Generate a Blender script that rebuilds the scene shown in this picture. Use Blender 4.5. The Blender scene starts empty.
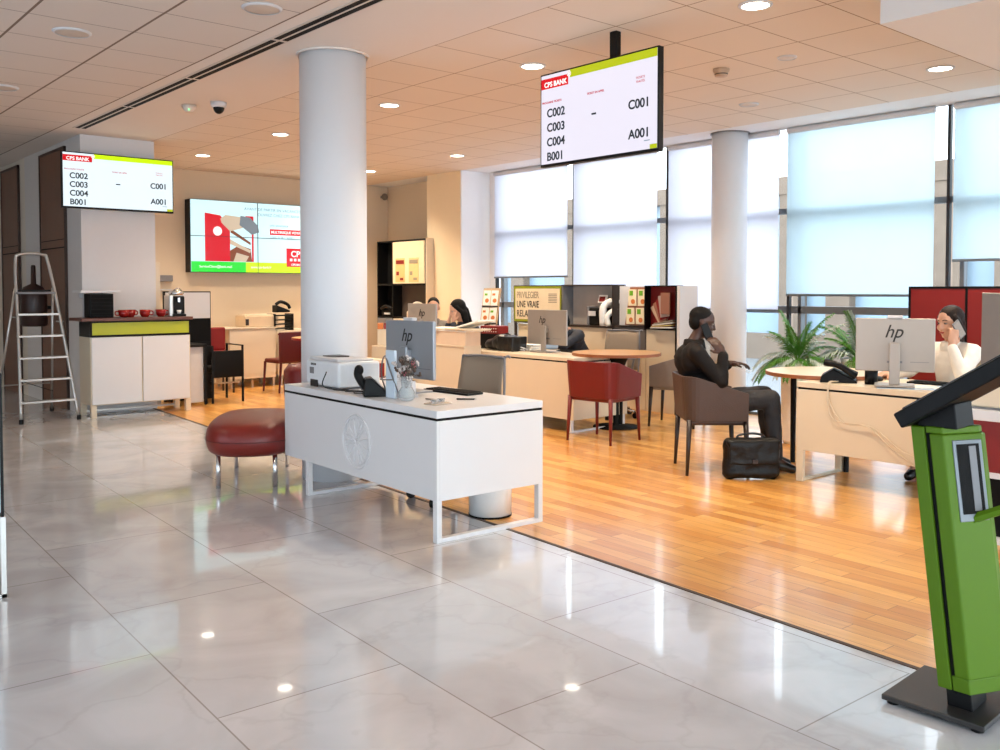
import bpy, bmesh, math, random
from mathutils import Vector, Matrix, Euler, noise
random.seed(7)
PI = math.pi
SC = bpy.context.scene
COL = SC.collection
YAW, PIT = .7104, .0343
HC = 3.20          # ceiling height

# ------------------------------------------------------------------ materials
def lin(c):
    return tuple(((v/255)/12.92 if v/255 <= .04045 else ((v/255+.055)/1.055)**2.4) for v in c)
MATS = {}
def mat(name, rgb, rough=.5, metal=0., var=.06, vs=14., bump=0., bs=80., coat=0., spec=.5, sheen=0., stretch=None):
    if name in MATS: return MATS[name]
    m = bpy.data.materials.new(name); m.use_nodes = True
    nt = m.node_tree; N = nt.nodes; L = nt.links
    b = N['Principled BSDF']
    c = lin(rgb)
    tc = N.new('ShaderNodeTexCoord'); src = tc.outputs['Object']
    if stretch:
        mp = N.new('ShaderNodeMapping'); mp.inputs['Scale'].default_value = stretch
        L.new(src, mp.inputs['Vector']); src = mp.outputs['Vector']
    n = N.new('ShaderNodeTexNoise'); n.inputs['Scale'].default_value = vs; n.inputs['Detail'].default_value = 4
    L.new(src, n.inputs['Vector'])
    mx = N.new('ShaderNodeMix'); mx.data_type = 'RGBA'
    mx.inputs[6].default_value = (*[v*(1-var) for v in c], 1); mx.inputs[7].default_value = (*[min(1, v*(1+var)) for v in c], 1)
    L.new(n.outputs['Fac'], mx.inputs[0]); L.new(mx.outputs[2], b.inputs['Base Color'])
    b.inputs['Roughness'].default_value = rough; b.inputs['Metallic'].default_value = metal
    b.inputs['Specular IOR Level'].default_value = spec
    if coat: b.inputs['Coat Weight'].default_value = coat; b.inputs['Coat Roughness'].default_value = .06
    if sheen: b.inputs['Sheen Weight'].default_value = sheen
    if bump:
        n2 = N.new('ShaderNodeTexNoise'); n2.inputs['Scale'].default_value = bs; n2.inputs['Detail'].default_value = 3
        L.new(src, n2.inputs['Vector'])
        bp = N.new('ShaderNodeBump'); bp.inputs['Strength'].default_value = bump; bp.inputs['Distance'].default_value = .01
        L.new(n2.outputs['Fac'], bp.inputs['Height']); L.new(bp.outputs['Normal'], b.inputs['Normal'])
    MATS[name] = m
    return m
def emat(name, rgb, s, var=0.):
    if name in MATS: return MATS[name]
    m = bpy.data.materials.new(name); m.use_nodes = True
    b = m.node_tree.nodes['Principled BSDF']; c = lin(rgb)
    b.inputs['Base Color'].default_value = (*[v*.2 for v in c], 1)
    b.inputs['Roughness'].default_value = .15
    b.inputs['Emission Color'].default_value = (*c, 1); b.inputs['Emission Strength'].default_value = s
    MATS[name] = m
    return m
def glassmat(name, tint=(.93, .97, .98), refl=.12):
    m = bpy.data.materials.new(name); m.use_nodes = True
    nt = m.node_tree; N = nt.nodes; L = nt.links; N.clear()
    o = N.new('ShaderNodeOutputMaterial'); t = N.new('ShaderNodeBsdfTransparent'); g = N.new('ShaderNodeBsdfGlossy')
    t.inputs[0].default_value = (*tint, 1); g.inputs['Roughness'].default_value = .02
    f = N.new('ShaderNodeMath'); f.operation = 'MULTIPLY'; lw = N.new('ShaderNodeLayerWeight'); lw.inputs[0].default_value = .12
    L.new(lw.outputs['Facing'], f.inputs[0]); f.inputs[1].default_value = .45
    x = N.new('ShaderNodeMixShader'); L.new(f.outputs[0], x.inputs[0]); L.new(t.outputs[0], x.inputs[1]); L.new(g.outputs[0], x.inputs[2])
    L.new(x.outputs[0], o.inputs[0]); MATS[name] = m
    return m
def blindmat(name, rgb, tr=.10):
    m = bpy.data.materials.new(name); m.use_nodes = True
    nt = m.node_tree; N = nt.nodes; L = nt.links; N.clear()
    o = N.new('ShaderNodeOutputMaterial')
    tl = N.new('ShaderNodeBsdfTranslucent'); d = N.new('ShaderNodeBsdfDiffuse'); t = N.new('ShaderNodeBsdfTransparent')
    c = lin(rgb)
    tc = N.new('ShaderNodeTexCoord'); n = N.new('ShaderNodeTexNoise'); n.inputs['Scale'].default_value = 3; n.inputs['Detail'].default_value = 6
    L.new(tc.outputs['Object'], n.inputs['Vector'])
    mx = N.new('ShaderNodeMix'); mx.data_type = 'RGBA'
    mx.inputs[6].default_value = (*[v*.95 for v in c], 1); mx.inputs[7].default_value = (*c, 1)
    L.new(n.outputs['Fac'], mx.inputs[0]); L.new(mx.outputs[2], tl.inputs[0])
    d.inputs[0].default_value = (*[v*.75 for v in c], 1); t.inputs[0].default_value = (1, 1, 1, 1)
    a = N.new('ShaderNodeMixShader'); a.inputs[0].default_value = .15; L.new(tl.outputs[0], a.inputs[1]); L.new(d.outputs[0], a.inputs[2])
    b = N.new('ShaderNodeMixShader'); b.inputs[0].default_value = tr; L.new(a.outputs[0], b.inputs[1]); L.new(t.outputs[0], b.inputs[2])
    L.new(b.outputs[0], o.inputs[0]); MATS[name] = m
    return m

M_wall = mat('wall_paint', (226, 219, 208), .75, var=.02, vs=3, bump=.03, bs=200)
M_wallw = mat('wall_beige_paint', (218, 200, 174), .75, var=.02, vs=3, bump=.03, bs=200)
M_col = mat('column_paint', (226, 227, 230), .45, var=.015, vs=3, bump=.02, bs=120)
M_soffit = mat('soffit_paint', (222, 212, 204), .8, var=.015, vs=2)
M_brown = mat('brown_wood_panel', (112, 72, 52), .45, var=.25, vs=5, stretch=(1, 1, .15))
M_topwood = mat('dark_red_wood', (96, 52, 40), .35, var=.2, vs=8, stretch=(.3, 1, 1))
M_white = mat('white_lacquer', (220, 220, 222), .3, var=.015, vs=5)
M_cream = mat('cream_lacquer', (220, 206, 182), .38, var=.02, vs=5)
M_black = mat('black_plastic', (10, 10, 11), .45, var=.1, spec=.22)
M_blackm = mat('black_matte', (10, 10, 11), .7, var=.1, spec=.2, bump=.1, bs=200)
M_grey = mat('grey_plastic', (120, 120, 124), .45)
M_lgrey = mat('light_grey_plastic', (205, 205, 208), .4)
M_alu = mat('aluminium', (190, 188, 184), .32, .9, var=.05, vs=30)
M_chrome = mat('chrome', (215, 215, 215), .12, 1.)
M_mull = mat('dark_mullion', (52, 54, 58), .45, .3)
M_mullg = mat('grey_mullion', (120, 126, 132), .4, .4)
M_red = mat('red_leather', (112, 20, 18), .42, var=.12, vs=20, bump=.15, bs=150)
M_dred = mat('dark_red_leather', (88, 18, 20), .4, var=.12, vs=20, bump=.15, bs=150)
M_redp = mat('red_panel', (126, 18, 14), .45, var=.06, vs=4)
M_brick = mat('brick_red_leather', (122, 32, 24), .36, var=.1, vs=12, bump=.1, bs=150)
M_taupe = mat('taupe_leather', (70, 52, 44), .5, var=.08, vs=20, bump=.12, bs=150)
M_gleather = mat('grey_leather', (136, 128, 122), .5, var=.08, vs=20, bump=.12, bs=150)
M_dleg = mat('dark_brown_leg', (46, 34, 30), .4)
M_lime = mat('lime_lacquer', (172, 180, 20), .35, var=.05, vs=4)
M_kgreen = mat('green_metal', (78, 112, 4), .5, var=.05, vs=3, spec=.3)
M_kbase = mat('dark_grey_steel', (58, 56, 55), .4, .5, bump=.08, bs=300)
M_mesh = mat('taupe_mesh', (150, 134, 116), .65, var=.15, vs=220, bump=.3, bs=400)
M_monb = mat('silver_plastic', (168, 160, 152), .38, .35, var=.03)
M_monb1 = mat('silver_blue_plastic', (160, 164, 170), .35, .45, var=.03)
M_paper = mat('paper', (240, 236, 228), .7, var=.03)
M_tableoak = mat('oak_top', (205, 158, 108), .3, var=.15, vs=8, stretch=(1, .2, 1))
M_tableedge = mat('oak_edge', (150, 88, 48), .4, var=.15)
M_green1 = mat('leaf_green', (66, 122, 30), .4, var=.3, vs=20)
M_green2 = mat('leaf_pale', (170, 186, 176), .4, var=.2, vs=20)
M_stem = mat('plant_stem', (96, 100, 60), .6, var=.2)
M_cer = mat('white_ceramic', (236, 236, 234), .18)
M_cable = mat('cable_white', (214, 200, 176), .5)
M_cableb = mat('cable_black', (18, 18, 18), .5)
M_cup = mat('red_ceramic', (150, 24, 22), .2)
M_gold = mat('yellow_print', (214, 190, 120), .5)
M_grprint = mat('green_print', (110, 170, 40), .5)
M_text = mat('dark_print', (40, 38, 36), .6)
M_textg = mat('brown_print', (150, 136, 116), .6)
M_olive = mat('olive_print', (142, 150, 20), .5)
M_orange = mat('orange_print', (205, 120, 60), .5)
M_glass = glassmat('clear_glass')
M_glasst = glassmat('tinted_glass', (.86, .88, .88)); M_glassd = glassmat('sun_screen_glass', (.56, .58, .60))
M_vase = mat('vase_glass', (236, 240, 242), .06, var=.01); M_vase.node_tree.nodes['Principled BSDF'].inputs['Transmission Weight'].default_value = .75; M_vase.node_tree.nodes['Principled BSDF'].inputs['IOR'].default_value = 1.12
M_blindw = blindmat('white_blind', (238, 236, 242))
M_blindc = blindmat('pale_blue_blind', (226, 238, 242))
M_scr = emat('screen_white', (226, 222, 236), .5)
M_scr2 = emat('screen_cool', (222, 238, 246), .53)
M_scr3 = emat('screen_blue', (205, 245, 252), .55)
M_sred = emat('screen_red', (206, 20, 32), 0.54)
M_slime = emat('screen_lime', (178, 190, 20), 0.49)
M_slime2 = emat('screen_lime_bright', (196, 238, 10), 0.54)
M_sgreen = emat('screen_green', (40, 214, 50), 0.54)
M_stext = emat('screen_text', (34, 44, 52), 0.49)
M_stextr = emat('screen_text_red', (190, 60, 70), 0.49)
M_stextg = emat('screen_text_grey', (130, 150, 165), 0.49)
M_swhite = emat('screen_pure', (255, 255, 255), 0.54)
M_ssand = emat('screen_sand', (206, 186, 160), 0.49)
M_sbrn = emat('screen_brown', (130, 70, 40), 0.49)
M_sgrey = emat('screen_grey', (120, 128, 134), 0.49)
M_lamp = emat('lamp_glow', (255, 244, 224), 9.)
M_off = mat('unlit_lens', (208, 196, 184), .5)
M_skin1 = mat('dark_skin', (66, 40, 30), .42, var=.08, vs=30, bump=.05)
M_skin2 = mat('light_skin', (208, 158, 130), .45, var=.06, vs=30, bump=.03)
M_hair = mat('black_hair', (8, 6, 6), .65, spec=.2, var=.3, vs=60, bump=.4, bs=160, stretch=(1, 1, .3))
M_hairb = mat('brown_hair', (30, 18, 13), .55, spec=.25, var=.3, vs=60, bump=.4, bs=160, stretch=(1, 1, .3))
M_jacket = mat('brown_black_jacket', (17, 13, 13), .72, spec=.25, var=.15, vs=12, bump=.3, bs=40)
M_trous = mat('charcoal_trousers', (38, 38, 42), .75, var=.15, vs=15, bump=.2, bs=60)
M_shirtw = mat('white_shirt', (236, 230, 220), .7, var=.03, vs=15, bump=.15, bs=40)
M_shirtg = mat('grey_cardigan', (128, 118, 108), .8, var=.08, vs=25, bump=.25, bs=60)
M_navy = mat('navy_jacket', (40, 44, 54), .7, var=.1, bump=.2, bs=50)
M_lblue = mat('light_blue_shirt', (170, 190, 214), .7, bump=.15, bs=50)
M_bag = mat('bag_leather', (12, 11, 11), .42, spec=.3, var=.3, vs=8, bump=.25, bs=50)
M_shoe = mat('black_leather', (12, 12, 13), .28, var=.2, bump=.1, bs=60)
M_eyew = mat('eye_white', (150, 142, 136), .5, spec=.1)
M_eyeb = mat('eye_iris', (30, 18, 12), .15)
M_lip = mat('lips', (160, 70, 64), .4)
M_stone = mat('beige_stone', (122, 106, 92), .85, var=.25, vs=2, bump=.2, bs=6)
M_pave = mat('street_paving', (120, 120, 120), .9, var=.1, vs=2)
M_facade = mat('blue_facade_glass', (138, 160, 176), .3, var=.08, vs=1)
M_perf = mat('dark_tray', (35, 30, 28), .5)

# ------------------------------------------------------------------ mesh helpers
SCR = bpy.data.scenes.new('scratch')
def evaluated(o):
    SCR.collection.objects.link(o)
    with bpy.context.temp_override(scene=SCR, view_layer=SCR.view_layers[0]):
        dg = bpy.context.evaluated_depsgraph_get(); dg.update()
    me = bpy.data.meshes.new_from_object(o.evaluated_get(dg)); SCR.collection.objects.unlink(o)
    return me
class MB:
    def __init__(s, M=None): s.v = []; s.f = []; s.M = M or Matrix.Identity(4)
    def add(s, vs, fs):
        o = len(s.v); s.v += [s.M @ Vector(p) for p in vs]; s.f += [tuple(i+o for i in f) for f in fs]; return s
    def box(s, x0, x1, y0, y1, z0, z1):
        x0, x1 = min(x0, x1), max(x0, x1); y0, y1 = min(y0, y1), max(y0, y1); z0, z1 = min(z0, z1), max(z0, z1)
        return s.add([(x0,y0,z0),(x1,y0,z0),(x1,y1,z0),(x0,y1,z0),(x0,y0,z1),(x1,y0,z1),(x1,y1,z1),(x0,y1,z1)],
                     [(0,3,2,1),(4,5,6,7),(0,1,5,4),(1,2,6,5),(2,3,7,6),(3,0,4,7)])
    def obox(s, c, sz, R=None):
        m = s.M; s.M = m @ Matrix.Translation(c) @ (R.to_4x4() if R else Matrix.Identity(4))
        a, b, d = [q/2 for q in sz]; s.box(-a, a, -b, b, -d, d); s.M = m; return s
    def cyl(s, p0, p1, r0, r1=None, n=16):
        r1 = r0 if r1 is None else r1
        p0 = Vector(p0); p1 = Vector(p1); d = (p1-p0)
        if d.length < 1e-6: return s
        q = d.to_track_quat('Z', 'Y').to_matrix(); vs = []
        for p, r in ((p0, r0), (p1, r1)):
            for i in range(n):
                a = 2*PI*i/n; vs.append(p + q @ Vector((r*math.cos(a), r*math.sin(a), 0)))
        fs = [(i, (i+1) % n, n+(i+1) % n, n+i) for i in range(n)] + [tuple(range(n-1, -1, -1)), tuple(range(n, 2*n))]
        return s.add(vs, fs)
    def tube(s, pts, r, n=8, smooth=0, r1=None):
        P = [Vector(p) for p in pts]
        if smooth: P = catmull(P, smooth)
        m = len(P); vs = []; fs = []
        t0 = (P[1]-P[0]).normalized(); up = t0.orthogonal().normalized()
        for k, p in enumerate(P):
            t = (P[min(k+1, m-1)]-P[max(k-1, 0)])
            if t.length < 1e-9: t = t0
            t.normalize(); up = (up - t*up.dot(t))
            if up.length < 1e-6: up = t.orthogonal()
            up.normalize(); w = t.cross(up)
            rr = r if r1 is None else r+(r1-r)*k/(m-1)
            for i in range(n):
                a = 2*PI*i/n; vs.append(p+up*rr*math.cos(a)+w*rr*math.sin(a))
        for k in range(m-1):
            for i in range(n): fs.append((k*n+i, k*n+(i+1) % n, (k+1)*n+(i+1) % n, (k+1)*n+i))
        fs += [tuple(range(n-1, -1, -1)), tuple(range((m-1)*n, m*n))]
        return s.add(vs, fs)
    def lathe(s, prof, n=24, c=(0, 0, 0), closed=False):
        vs = []; fs = []; m = len(prof)
        for r, z in prof:
            for i in range(n):
                a = 2*PI*i/n; vs.append((c[0]+max(r, 1e-4)*math.cos(a), c[1]+max(r, 1e-4)*math.sin(a), c[2]+z))
        for k in range(m-1 if not closed else m):
            k2 = (k+1) % m
            for i in range(n): fs.append((k*n+i, k*n+(i+1) % n, k2*n+(i+1) % n, k2*n+i))
        if not closed: fs += [tuple(range(n-1, -1, -1)), tuple(range((m-1)*n, m*n))]
        return s.add(vs, fs)
    def prism(s, poly, z0, z1):
        n = len(poly); vs = [(x, y, z0) for x, y in poly]+[(x, y, z1) for x, y in poly]
        return s.add(vs, [(i, (i+1) % n, n+(i+1) % n, n+i) for i in range(n)]+[tuple(range(n-1, -1, -1)), tuple(range(n, 2*n))])
    def prism_xz(s, poly, y0, y1):
        n = len(poly); vs = [(x, y0, z) for x, z in poly]+[(x, y1, z) for x, z in poly]
        return s.add(vs, [(i, n+i, n+(i+1) % n, (i+1) % n) for i in range(n)]+[tuple(range(n)), tuple(range(2*n-1, n-1, -1))])
    def ball(s, c, r, n=16, R=None):
        if not hasattr(r, '__len__'): r = (r, r, r)
        m = n//2; vs = []; fs = []; c = Vector(c)
        for k in range(m+1):
            t = PI*k/m
            for i in range(n):
                a = 2*PI*i/n; p = Vector((r[0]*math.sin(t)*math.cos(a), r[1]*math.sin(t)*math.sin(a), r[2]*math.cos(t)))
                vs.append(c+(R @ p if R else p))
        for k in range(m):
            for i in range(n): fs.append((k*n+i, (k+1)*n+i, (k+1)*n+(i+1) % n, k*n+(i+1) % n))
        return s.add(vs, fs)
    def cap(s, p0, p1, r0, r1=None, n=14):
        r1 = r0 if r1 is None else r1
        s.ball(p0, r0, n); s.ball(p1, r1, n); s.cyl(p0, p1, r0, r1, n); return s
    def chain(s, pts):
        for (a, ra), (b, rb) in zip(pts, pts[1:]): s.cap(a, b, ra, rb)
        return s
    def build(s, name, m, parent=None, bev=0, smooth=False, remesh=0, wrinkle=0, seg=2):
        me = bpy.data.meshes.new(name)
        me.from_pydata([tuple(p) for p in s.v], [], s.f); me.validate()
        if not remesh:
            bm = bmesh.new(); bm.from_mesh(me)
            if any(v.co.z == v.co.z for v in bm.verts): bmesh.ops.recalc_face_normals(bm, faces=bm.faces)
            bm.to_mesh(me); bm.free()
        o = bpy.data.objects.new(name, me)
        if remesh:
            md = o.modifiers.new('r', 'REMESH'); md.mode = 'VOXEL'; md.voxel_size = remesh
            ms = o.modifiers.new('s', 'SMOOTH'); ms.iterations = 3; ms.factor = .5
            me2 = evaluated(o); o.modifiers.clear(); o.data = me2; bpy.data.meshes.remove(me); me = me2; me.name = name
            if wrinkle:
                vn = [v.normal.copy() for v in me.vertices]; out = []
                for v, nn in zip(me.vertices, vn):
                    p = v.co; d = noise.noise(p*9)*.6+noise.noise(p*22)*.4
                    out += list(p+nn*d*wrinkle)
                me.vertices.foreach_set('co', out); me.update()
            smooth = True
        COL.objects.link(o)
        me.materials.clear(); me.materials.append(m)
        if smooth:
            for p in me.polygons: p.use_smooth = True
        if bev:
            b = o.modifiers.new('b', 'BEVEL'); b.width = bev; b.segments = seg; b.limit_method = 'ANGLE'; b.angle_limit = .7
            b.harden_normals = False
        if parent: o.parent = parent
        return o
def catmull(P, k):
    Q = [P[0]*2-P[1]]+P+[P[-1]*2-P[-2]]; out = []
    for i in range(1, len(Q)-2):
        a, b, c, d = Q[i-1], Q[i], Q[i+1], Q[i+2]
        for j in range(k):
            t = j/k; out.append(.5*((2*b)+(c-a)*t+(2*a-5*b+4*c-d)*t*t+(3*b-a-3*c+d)*t**3))
    out.append(P[-1]); return out
def rot(rz): return Matrix.Rotation(rz, 3, 'Z')
def thing(name, label, cat, loc, rz=0, group=None):
    o = bpy.data.objects.new(name, None); COL.objects.link(o); o.location = loc; o.rotation_euler = (0, 0, rz)
    o.empty_display_size = .1
    o['label'] = label; o['category'] = cat
    if group: o['group'] = group
    return o
def tag(o, label, cat, group=None):
    o['label'] = label; o['category'] = cat
    if group: o['group'] = group
    return o
def struct(o): o['kind'] = 'structure'; return o
def dup(root, loc, rz, label, group=None):
    r = root.copy(); COL.objects.link(r); r.location = loc; r.rotation_euler = (0, 0, rz); r['label'] = label
    if group: r['group'] = group
    for ch in list(root.children):
        c = ch.copy(); COL.objects.link(c); c.parent = r
        for g in list(ch.children):
            d = g.copy(); COL.objects.link(d); d.parent = c
    return r
def text(s, size, x, y, z, m, parent, name='lettering', align='LEFT', shear=0, ext=.0008, sx=1, spacing=1, bold=0):
    cu = bpy.data.curves.new('t', 'FONT'); cu.body = s; cu.size = size; cu.extrude = ext; cu.align_x = align; cu.shear = shear; cu.space_character = spacing
    cu.offset = bold
    t = bpy.data.objects.new('t', cu)
    me = evaluated(t); bpy.data.objects.remove(t); bpy.data.curves.remove(cu)
    me.transform(Matrix.Translation((x, y, z)) @ Matrix.Rotation(PI/2, 4, 'X') @ Matrix.Diagonal((sx, 1, 1, 1)))
    me.materials.clear(); me.materials.append(m); me.name = name
    o = bpy.data.objects.new(name, me); COL.objects.link(o)
    if parent: o.parent = parent
    return o
def slab(x0, x1, z0, z1, y, m, parent, name, t=.0008):
    return MB().box(x0, x1, y-t, y, z0, z1).build(name, m, parent)
FACE_X = -PI/2     # local -y looks towards -X of the room

# ------------------------------------------------------------------ the room
def marble():
    m = bpy.data.materials.new('marble_floor'); m.use_nodes = True
    nt = m.node_tree; N = nt.nodes; L = nt.links; b = N['Principled BSDF']
    tc = N.new('ShaderNodeTexCoord'); mp = N.new('ShaderNodeMapping')
    mp.inputs['Rotation'].default_value = (0, 0, .042); mp.inputs['Location'].default_value = (-1.12, .12, 0)
    mp.vector_type = 'POINT'
    L.new(tc.outputs['Object'], mp.inputs['Vector'])
    # slabs 0.72 wide, 1.25 long, staggered
    sw = N.new('ShaderNodeMapping'); sw.inputs['Rotation'].default_value = (0, 0, PI/2)
    L.new(mp.outputs[0], sw.inputs['Vector'])
    br = N.new('ShaderNodeTexBrick'); br.offset = .45
    br.inputs['Scale'].default_value = 1; br.inputs['Brick Width'].default_value = 1.25; br.inputs['Row Height'].default_value = .72
    br.inputs['Mortar Size'].default_value = .0035; br.inputs['Mortar Smooth'].default_value = .3
    br.inputs['Color1'].default_value = (*lin((208, 208, 211)), 1); br.inputs['Color2'].default_value = (*lin((198, 199, 203)), 1)
    br.inputs['Mortar'].default_value = (*lin((158, 153, 150)), 1)
    L.new(sw.outputs[0], br.inputs['Vector'])
    n = N.new('ShaderNodeTexNoise'); n.inputs['Scale'].default_value = 1.6; n.inputs['Detail'].default_value = 9; n.inputs['Distortion'].default_value = 1.2
    L.new(tc.outputs['Object'], n.inputs['Vector'])
    r = N.new('ShaderNodeValToRGB'); r.color_ramp.elements[0].position = .35; r.color_ramp.elements[0].color = (*lin((200, 196, 196)), 1)
    r.color_ramp.elements[1].position = .62; r.color_ramp.elements[1].color = (1, 1, 1, 1)
    e = r.color_ramp.elements.new(.49); e.color = (.8, .8, .8, 1); 
    L.new(n.outputs['Fac'], r.inputs[0])
    mx = N.new('ShaderNodeMix'); mx.data_type = 'RGBA'; mx.blend_type = 'MULTIPLY'; mx.inputs[0].default_value = .45
    L.new(br.outputs['Color'], mx.inputs[6]); L.new(r.outputs[0], mx.inputs[7])
    v = N.new('ShaderNodeTexVoronoi'); v.feature = 'DISTANCE_TO_EDGE'; v.inputs['Scale'].default_value = 1.1
    nn = N.new('ShaderNodeTexNoise'); nn.inputs['Scale'].default_value = 2.5; nn.inputs['Detail'].default_value = 5
    L.new(tc.outputs['Object'], nn.inputs['Vector'])
    va = N.new('ShaderNodeVectorMath'); va.operation = 'ADD'; L.new(tc.outputs['Object'], va.inputs[0]); L.new(nn.outputs['Color'], va.inputs[1]); L.new(va.outputs[0], v.inputs['Vector'])
    r2 = N.new('ShaderNodeValToRGB'); r2.color_ramp.elements[0].color = (.86, .85, .85, 1); r2.color_ramp.elements[1].position = .03; r2.color_ramp.elements[1].color = (1, 1, 1, 1)
    L.new(v.outputs['Distance'], r2.inputs[0])
    m2 = N.new('ShaderNodeMix'); m2.data_type = 'RGBA'; m2.blend_type = 'MULTIPLY'; m2.inputs[0].default_value = .5
    L.new(mx.outputs[2], m2.inputs[6]); L.new(r2.outputs[0], m2.inputs[7])
    L.new(m2.outputs[2], b.inputs['Base Color'])
    b.inputs['Roughness'].default_value = .16; b.inputs['Specular IOR Level'].default_value = .6
    b.inputs['Coat Weight'].default_value = .55; b.inputs['Coat Roughness'].default_value = .035
    return m
def wood():
    m = bpy.data.materials.new('oak_parquet'); m.use_nodes = True
    nt = m.node_tree; N = nt.nodes; L = nt.links; b = N['Principled BSDF']
    tc = N.new('ShaderNodeTexCoord'); mp = N.new('ShaderNodeMapping'); mp.inputs['Rotation'].default_value = (0, 0, PI/2+.04)
    L.new(tc.outputs['Object'], mp.inputs['Vector'])
    br = N.new('ShaderNodeTexBrick'); br.offset = .37; br.offset_frequency = 2
    br.inputs['Scale'].default_value = 1; br.inputs['Brick Width'].default_value = .62; br.inputs['Row Height'].default_value = .092
    br.inputs['Mortar Size'].default_value = .0012; br.inputs['Bias'].default_value = .0
    br.inputs['Color1'].default_value = (*lin((206, 140, 64)), 1); br.inputs['Color2'].default_value = (*lin((238, 184, 104)), 1)
    br.inputs['Mortar'].default_value = (*lin((112, 66, 30)), 1)
    L.new(mp.outputs[0], br.inputs['Vector'])
    st = N.new('ShaderNodeMapping'); st.inputs['Scale'].default_value = (28, 2.2, 1); L.new(tc.outputs['Object'], st.inputs['Vector'])
    n = N.new('ShaderNodeTexNoise'); n.inputs['Scale'].default_value = 1.5; n.inputs['Detail'].default_value = 5
    L.new(st.outputs[0], n.inputs['Vector'])
    r = N.new('ShaderNodeValToRGB'); r.color_ramp.elements[0].position = .3; r.color_ramp.elements[0].color = (.72, .66, .6, 1); r.color_ramp.elements[1].position = .65; r.color_ramp.elements[1].color = (1, 1, 1, 1)
    L.new(n.outputs['Fac'], r.inputs[0])
    mx = N.new('ShaderNodeMix'); mx.data_type = 'RGBA'; mx.blend_type = 'MULTIPLY'; mx.inputs[0].default_value = .6
    L.new(br.outputs['Color'], mx.inputs[6]); L.new(r.outputs[0], mx.inputs[7]); L.new(mx.outputs[2], b.inputs['Base Color'])
    b.inputs['Roughness'].default_value = .3; b.inputs['Coat Weight'].default_value = .35; b.inputs['Coat Roughness'].default_value = .1
    return m
def tilemat(name, x0, sx, y0, sy, wx, wy, rgb, line):
    m = bpy.data.materials.new(name); m.use_nodes = True
    nt = m.node_tree; N = nt.nodes; L = nt.links; b = N['Principled BSDF']
    tc = N.new('ShaderNodeTexCoord'); sp = N.new('ShaderNodeSeparateXYZ'); L.new(tc.outputs['Object'], sp.inputs[0])
    outs = []
    for ax, o, s, w in ((0, x0, sx, wx), (1, y0, sy, wy)):
        a = N.new('ShaderNodeMath'); a.operation = 'SUBTRACT'; L.new(sp.outputs[ax], a.inputs[0]); a.inputs[1].default_value = o
        p = N.new('ShaderNodeMath'); p.operation = 'PINGPONG'; L.new(a.outputs[0], p.inputs[0]); p.inputs[1].default_value = s/2
        c = N.new('ShaderNodeMath'); c.operation = 'LESS_THAN'; L.new(p.outputs[0], c.inputs[0]); c.inputs[1].default_value = w
        outs.append(c)
    mxm = N.new('ShaderNodeMath'); mxm.operation = 'MAXIMUM'; L.new(outs[0].outputs[0], mxm.inputs[0]); L.new(outs[1].outputs[0], mxm.inputs[1])
    n = N.new('ShaderNodeTexNoise'); n.inputs['Scale'].default_value = 2.; L.new(tc.outputs['Object'], n.inputs['Vector'])
    c = lin(rgb); m1 = N.new('ShaderNodeMix'); m1.data_type = 'RGBA'; m1.inputs[6].default_value = (*[q*.97 for q in c], 1); m1.inputs[7].default_value = (*c, 1)
    L.new(n.outputs['Fac'], m1.inputs[0])
    mx = N.new('ShaderNodeMix'); mx.data_type = 'RGBA'; L.new(mxm.outputs[0], mx.inputs[0]); L.new(m1.outputs[2], mx.inputs[6]); mx.inputs[7].default_value = (*lin(line), 1)
    L.new(mx.outputs[2], b.inputs['Base Color']); b.inputs['Roughness'].default_value = .85
    return m
def bx(y): return 3.418+(y-1.62)*.0613      # the line where marble meets parquet
o = MB().prism([(-3.2, -4), (bx(-4), -4), (bx(16.2), 16.2), (-3.2, 16.2)], -.1, 0).build('floor', marble()); struct(o)
o = MB().prism([(bx(-4), -4), (9.05, -4), (9.05, 16.2), (bx(16.2), 16.2)], -.1, 0).build('floor', wood()); struct(o)
o = MB().prism([(bx(-4)-.012, -4), (bx(-4)+.012, -4), (bx(16.2)+.012, 16.2), (bx(16.2)-.012, 16.2)], 0, .003).build('trim_1', mat('dark_strip', (60, 40, 30), .5)); struct(o)
# ceilings
T1 = tilemat('ceiling_tiles_left', 1.563, .667, 5.884-.567*10, .567, .009, .004, (214, 202, 192), (120, 100, 86))
T2 = tilemat('ceiling_tiles_right', 4.002, .6375, 3.023-.588*20, .588, .005, .0045, (222, 208, 194), (150, 124, 100))
struct(MB().box(-3.2, 2.895, -4, 16.2, HC, HC+.1).build('ceiling', T1))
struct(MB().box(2.895, 2.90, -4, 16.2, HC-.001, HC+.1).build('trim_2', mat('joint_brown', (120, 96, 78), .8)))
struct(MB().box(2.90, 4.0, -4, 16.2, HC, HC+.1).build('ceiling', M_soffit))
struct(MB().box(4.0, 8.46, -4, 16.2, HC, HC+.1).build('ceiling', T2))
struct(MB().box(8.46, 9.05, -4, 16.2, HC, HC+.1).build('ceiling', mat('soffit_white', (226, 226, 228), .8, var=.01)))
# slot diffuser
t = thing('slot_diffuser', 'long black twin slot air diffuser running along the plain ceiling band', 'air diffuser', (3.078, 0, HC))
MB().box(-.07, .07, -3.4, 10.65, -.006, 0).build('frame', mat('diffuser_frame', (205, 196, 188), .5), t)
for k in range(9):
    y0 = 10.6-k*1.55
    MB().box(-.052, -.012, y0-1.5, y0, -.009, -.004).box(.012, .052, y0-1.5, y0, -.009, -.004).build('slot', M_blackm, t)
# dropped beam at upper right
struct(MB().box(4.765, 9.05, -4, 2.42, 2.85, HC).build('ceiling', mat('beam_paint', (214, 208, 204), .8, var=.02, vs=2)))
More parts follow.
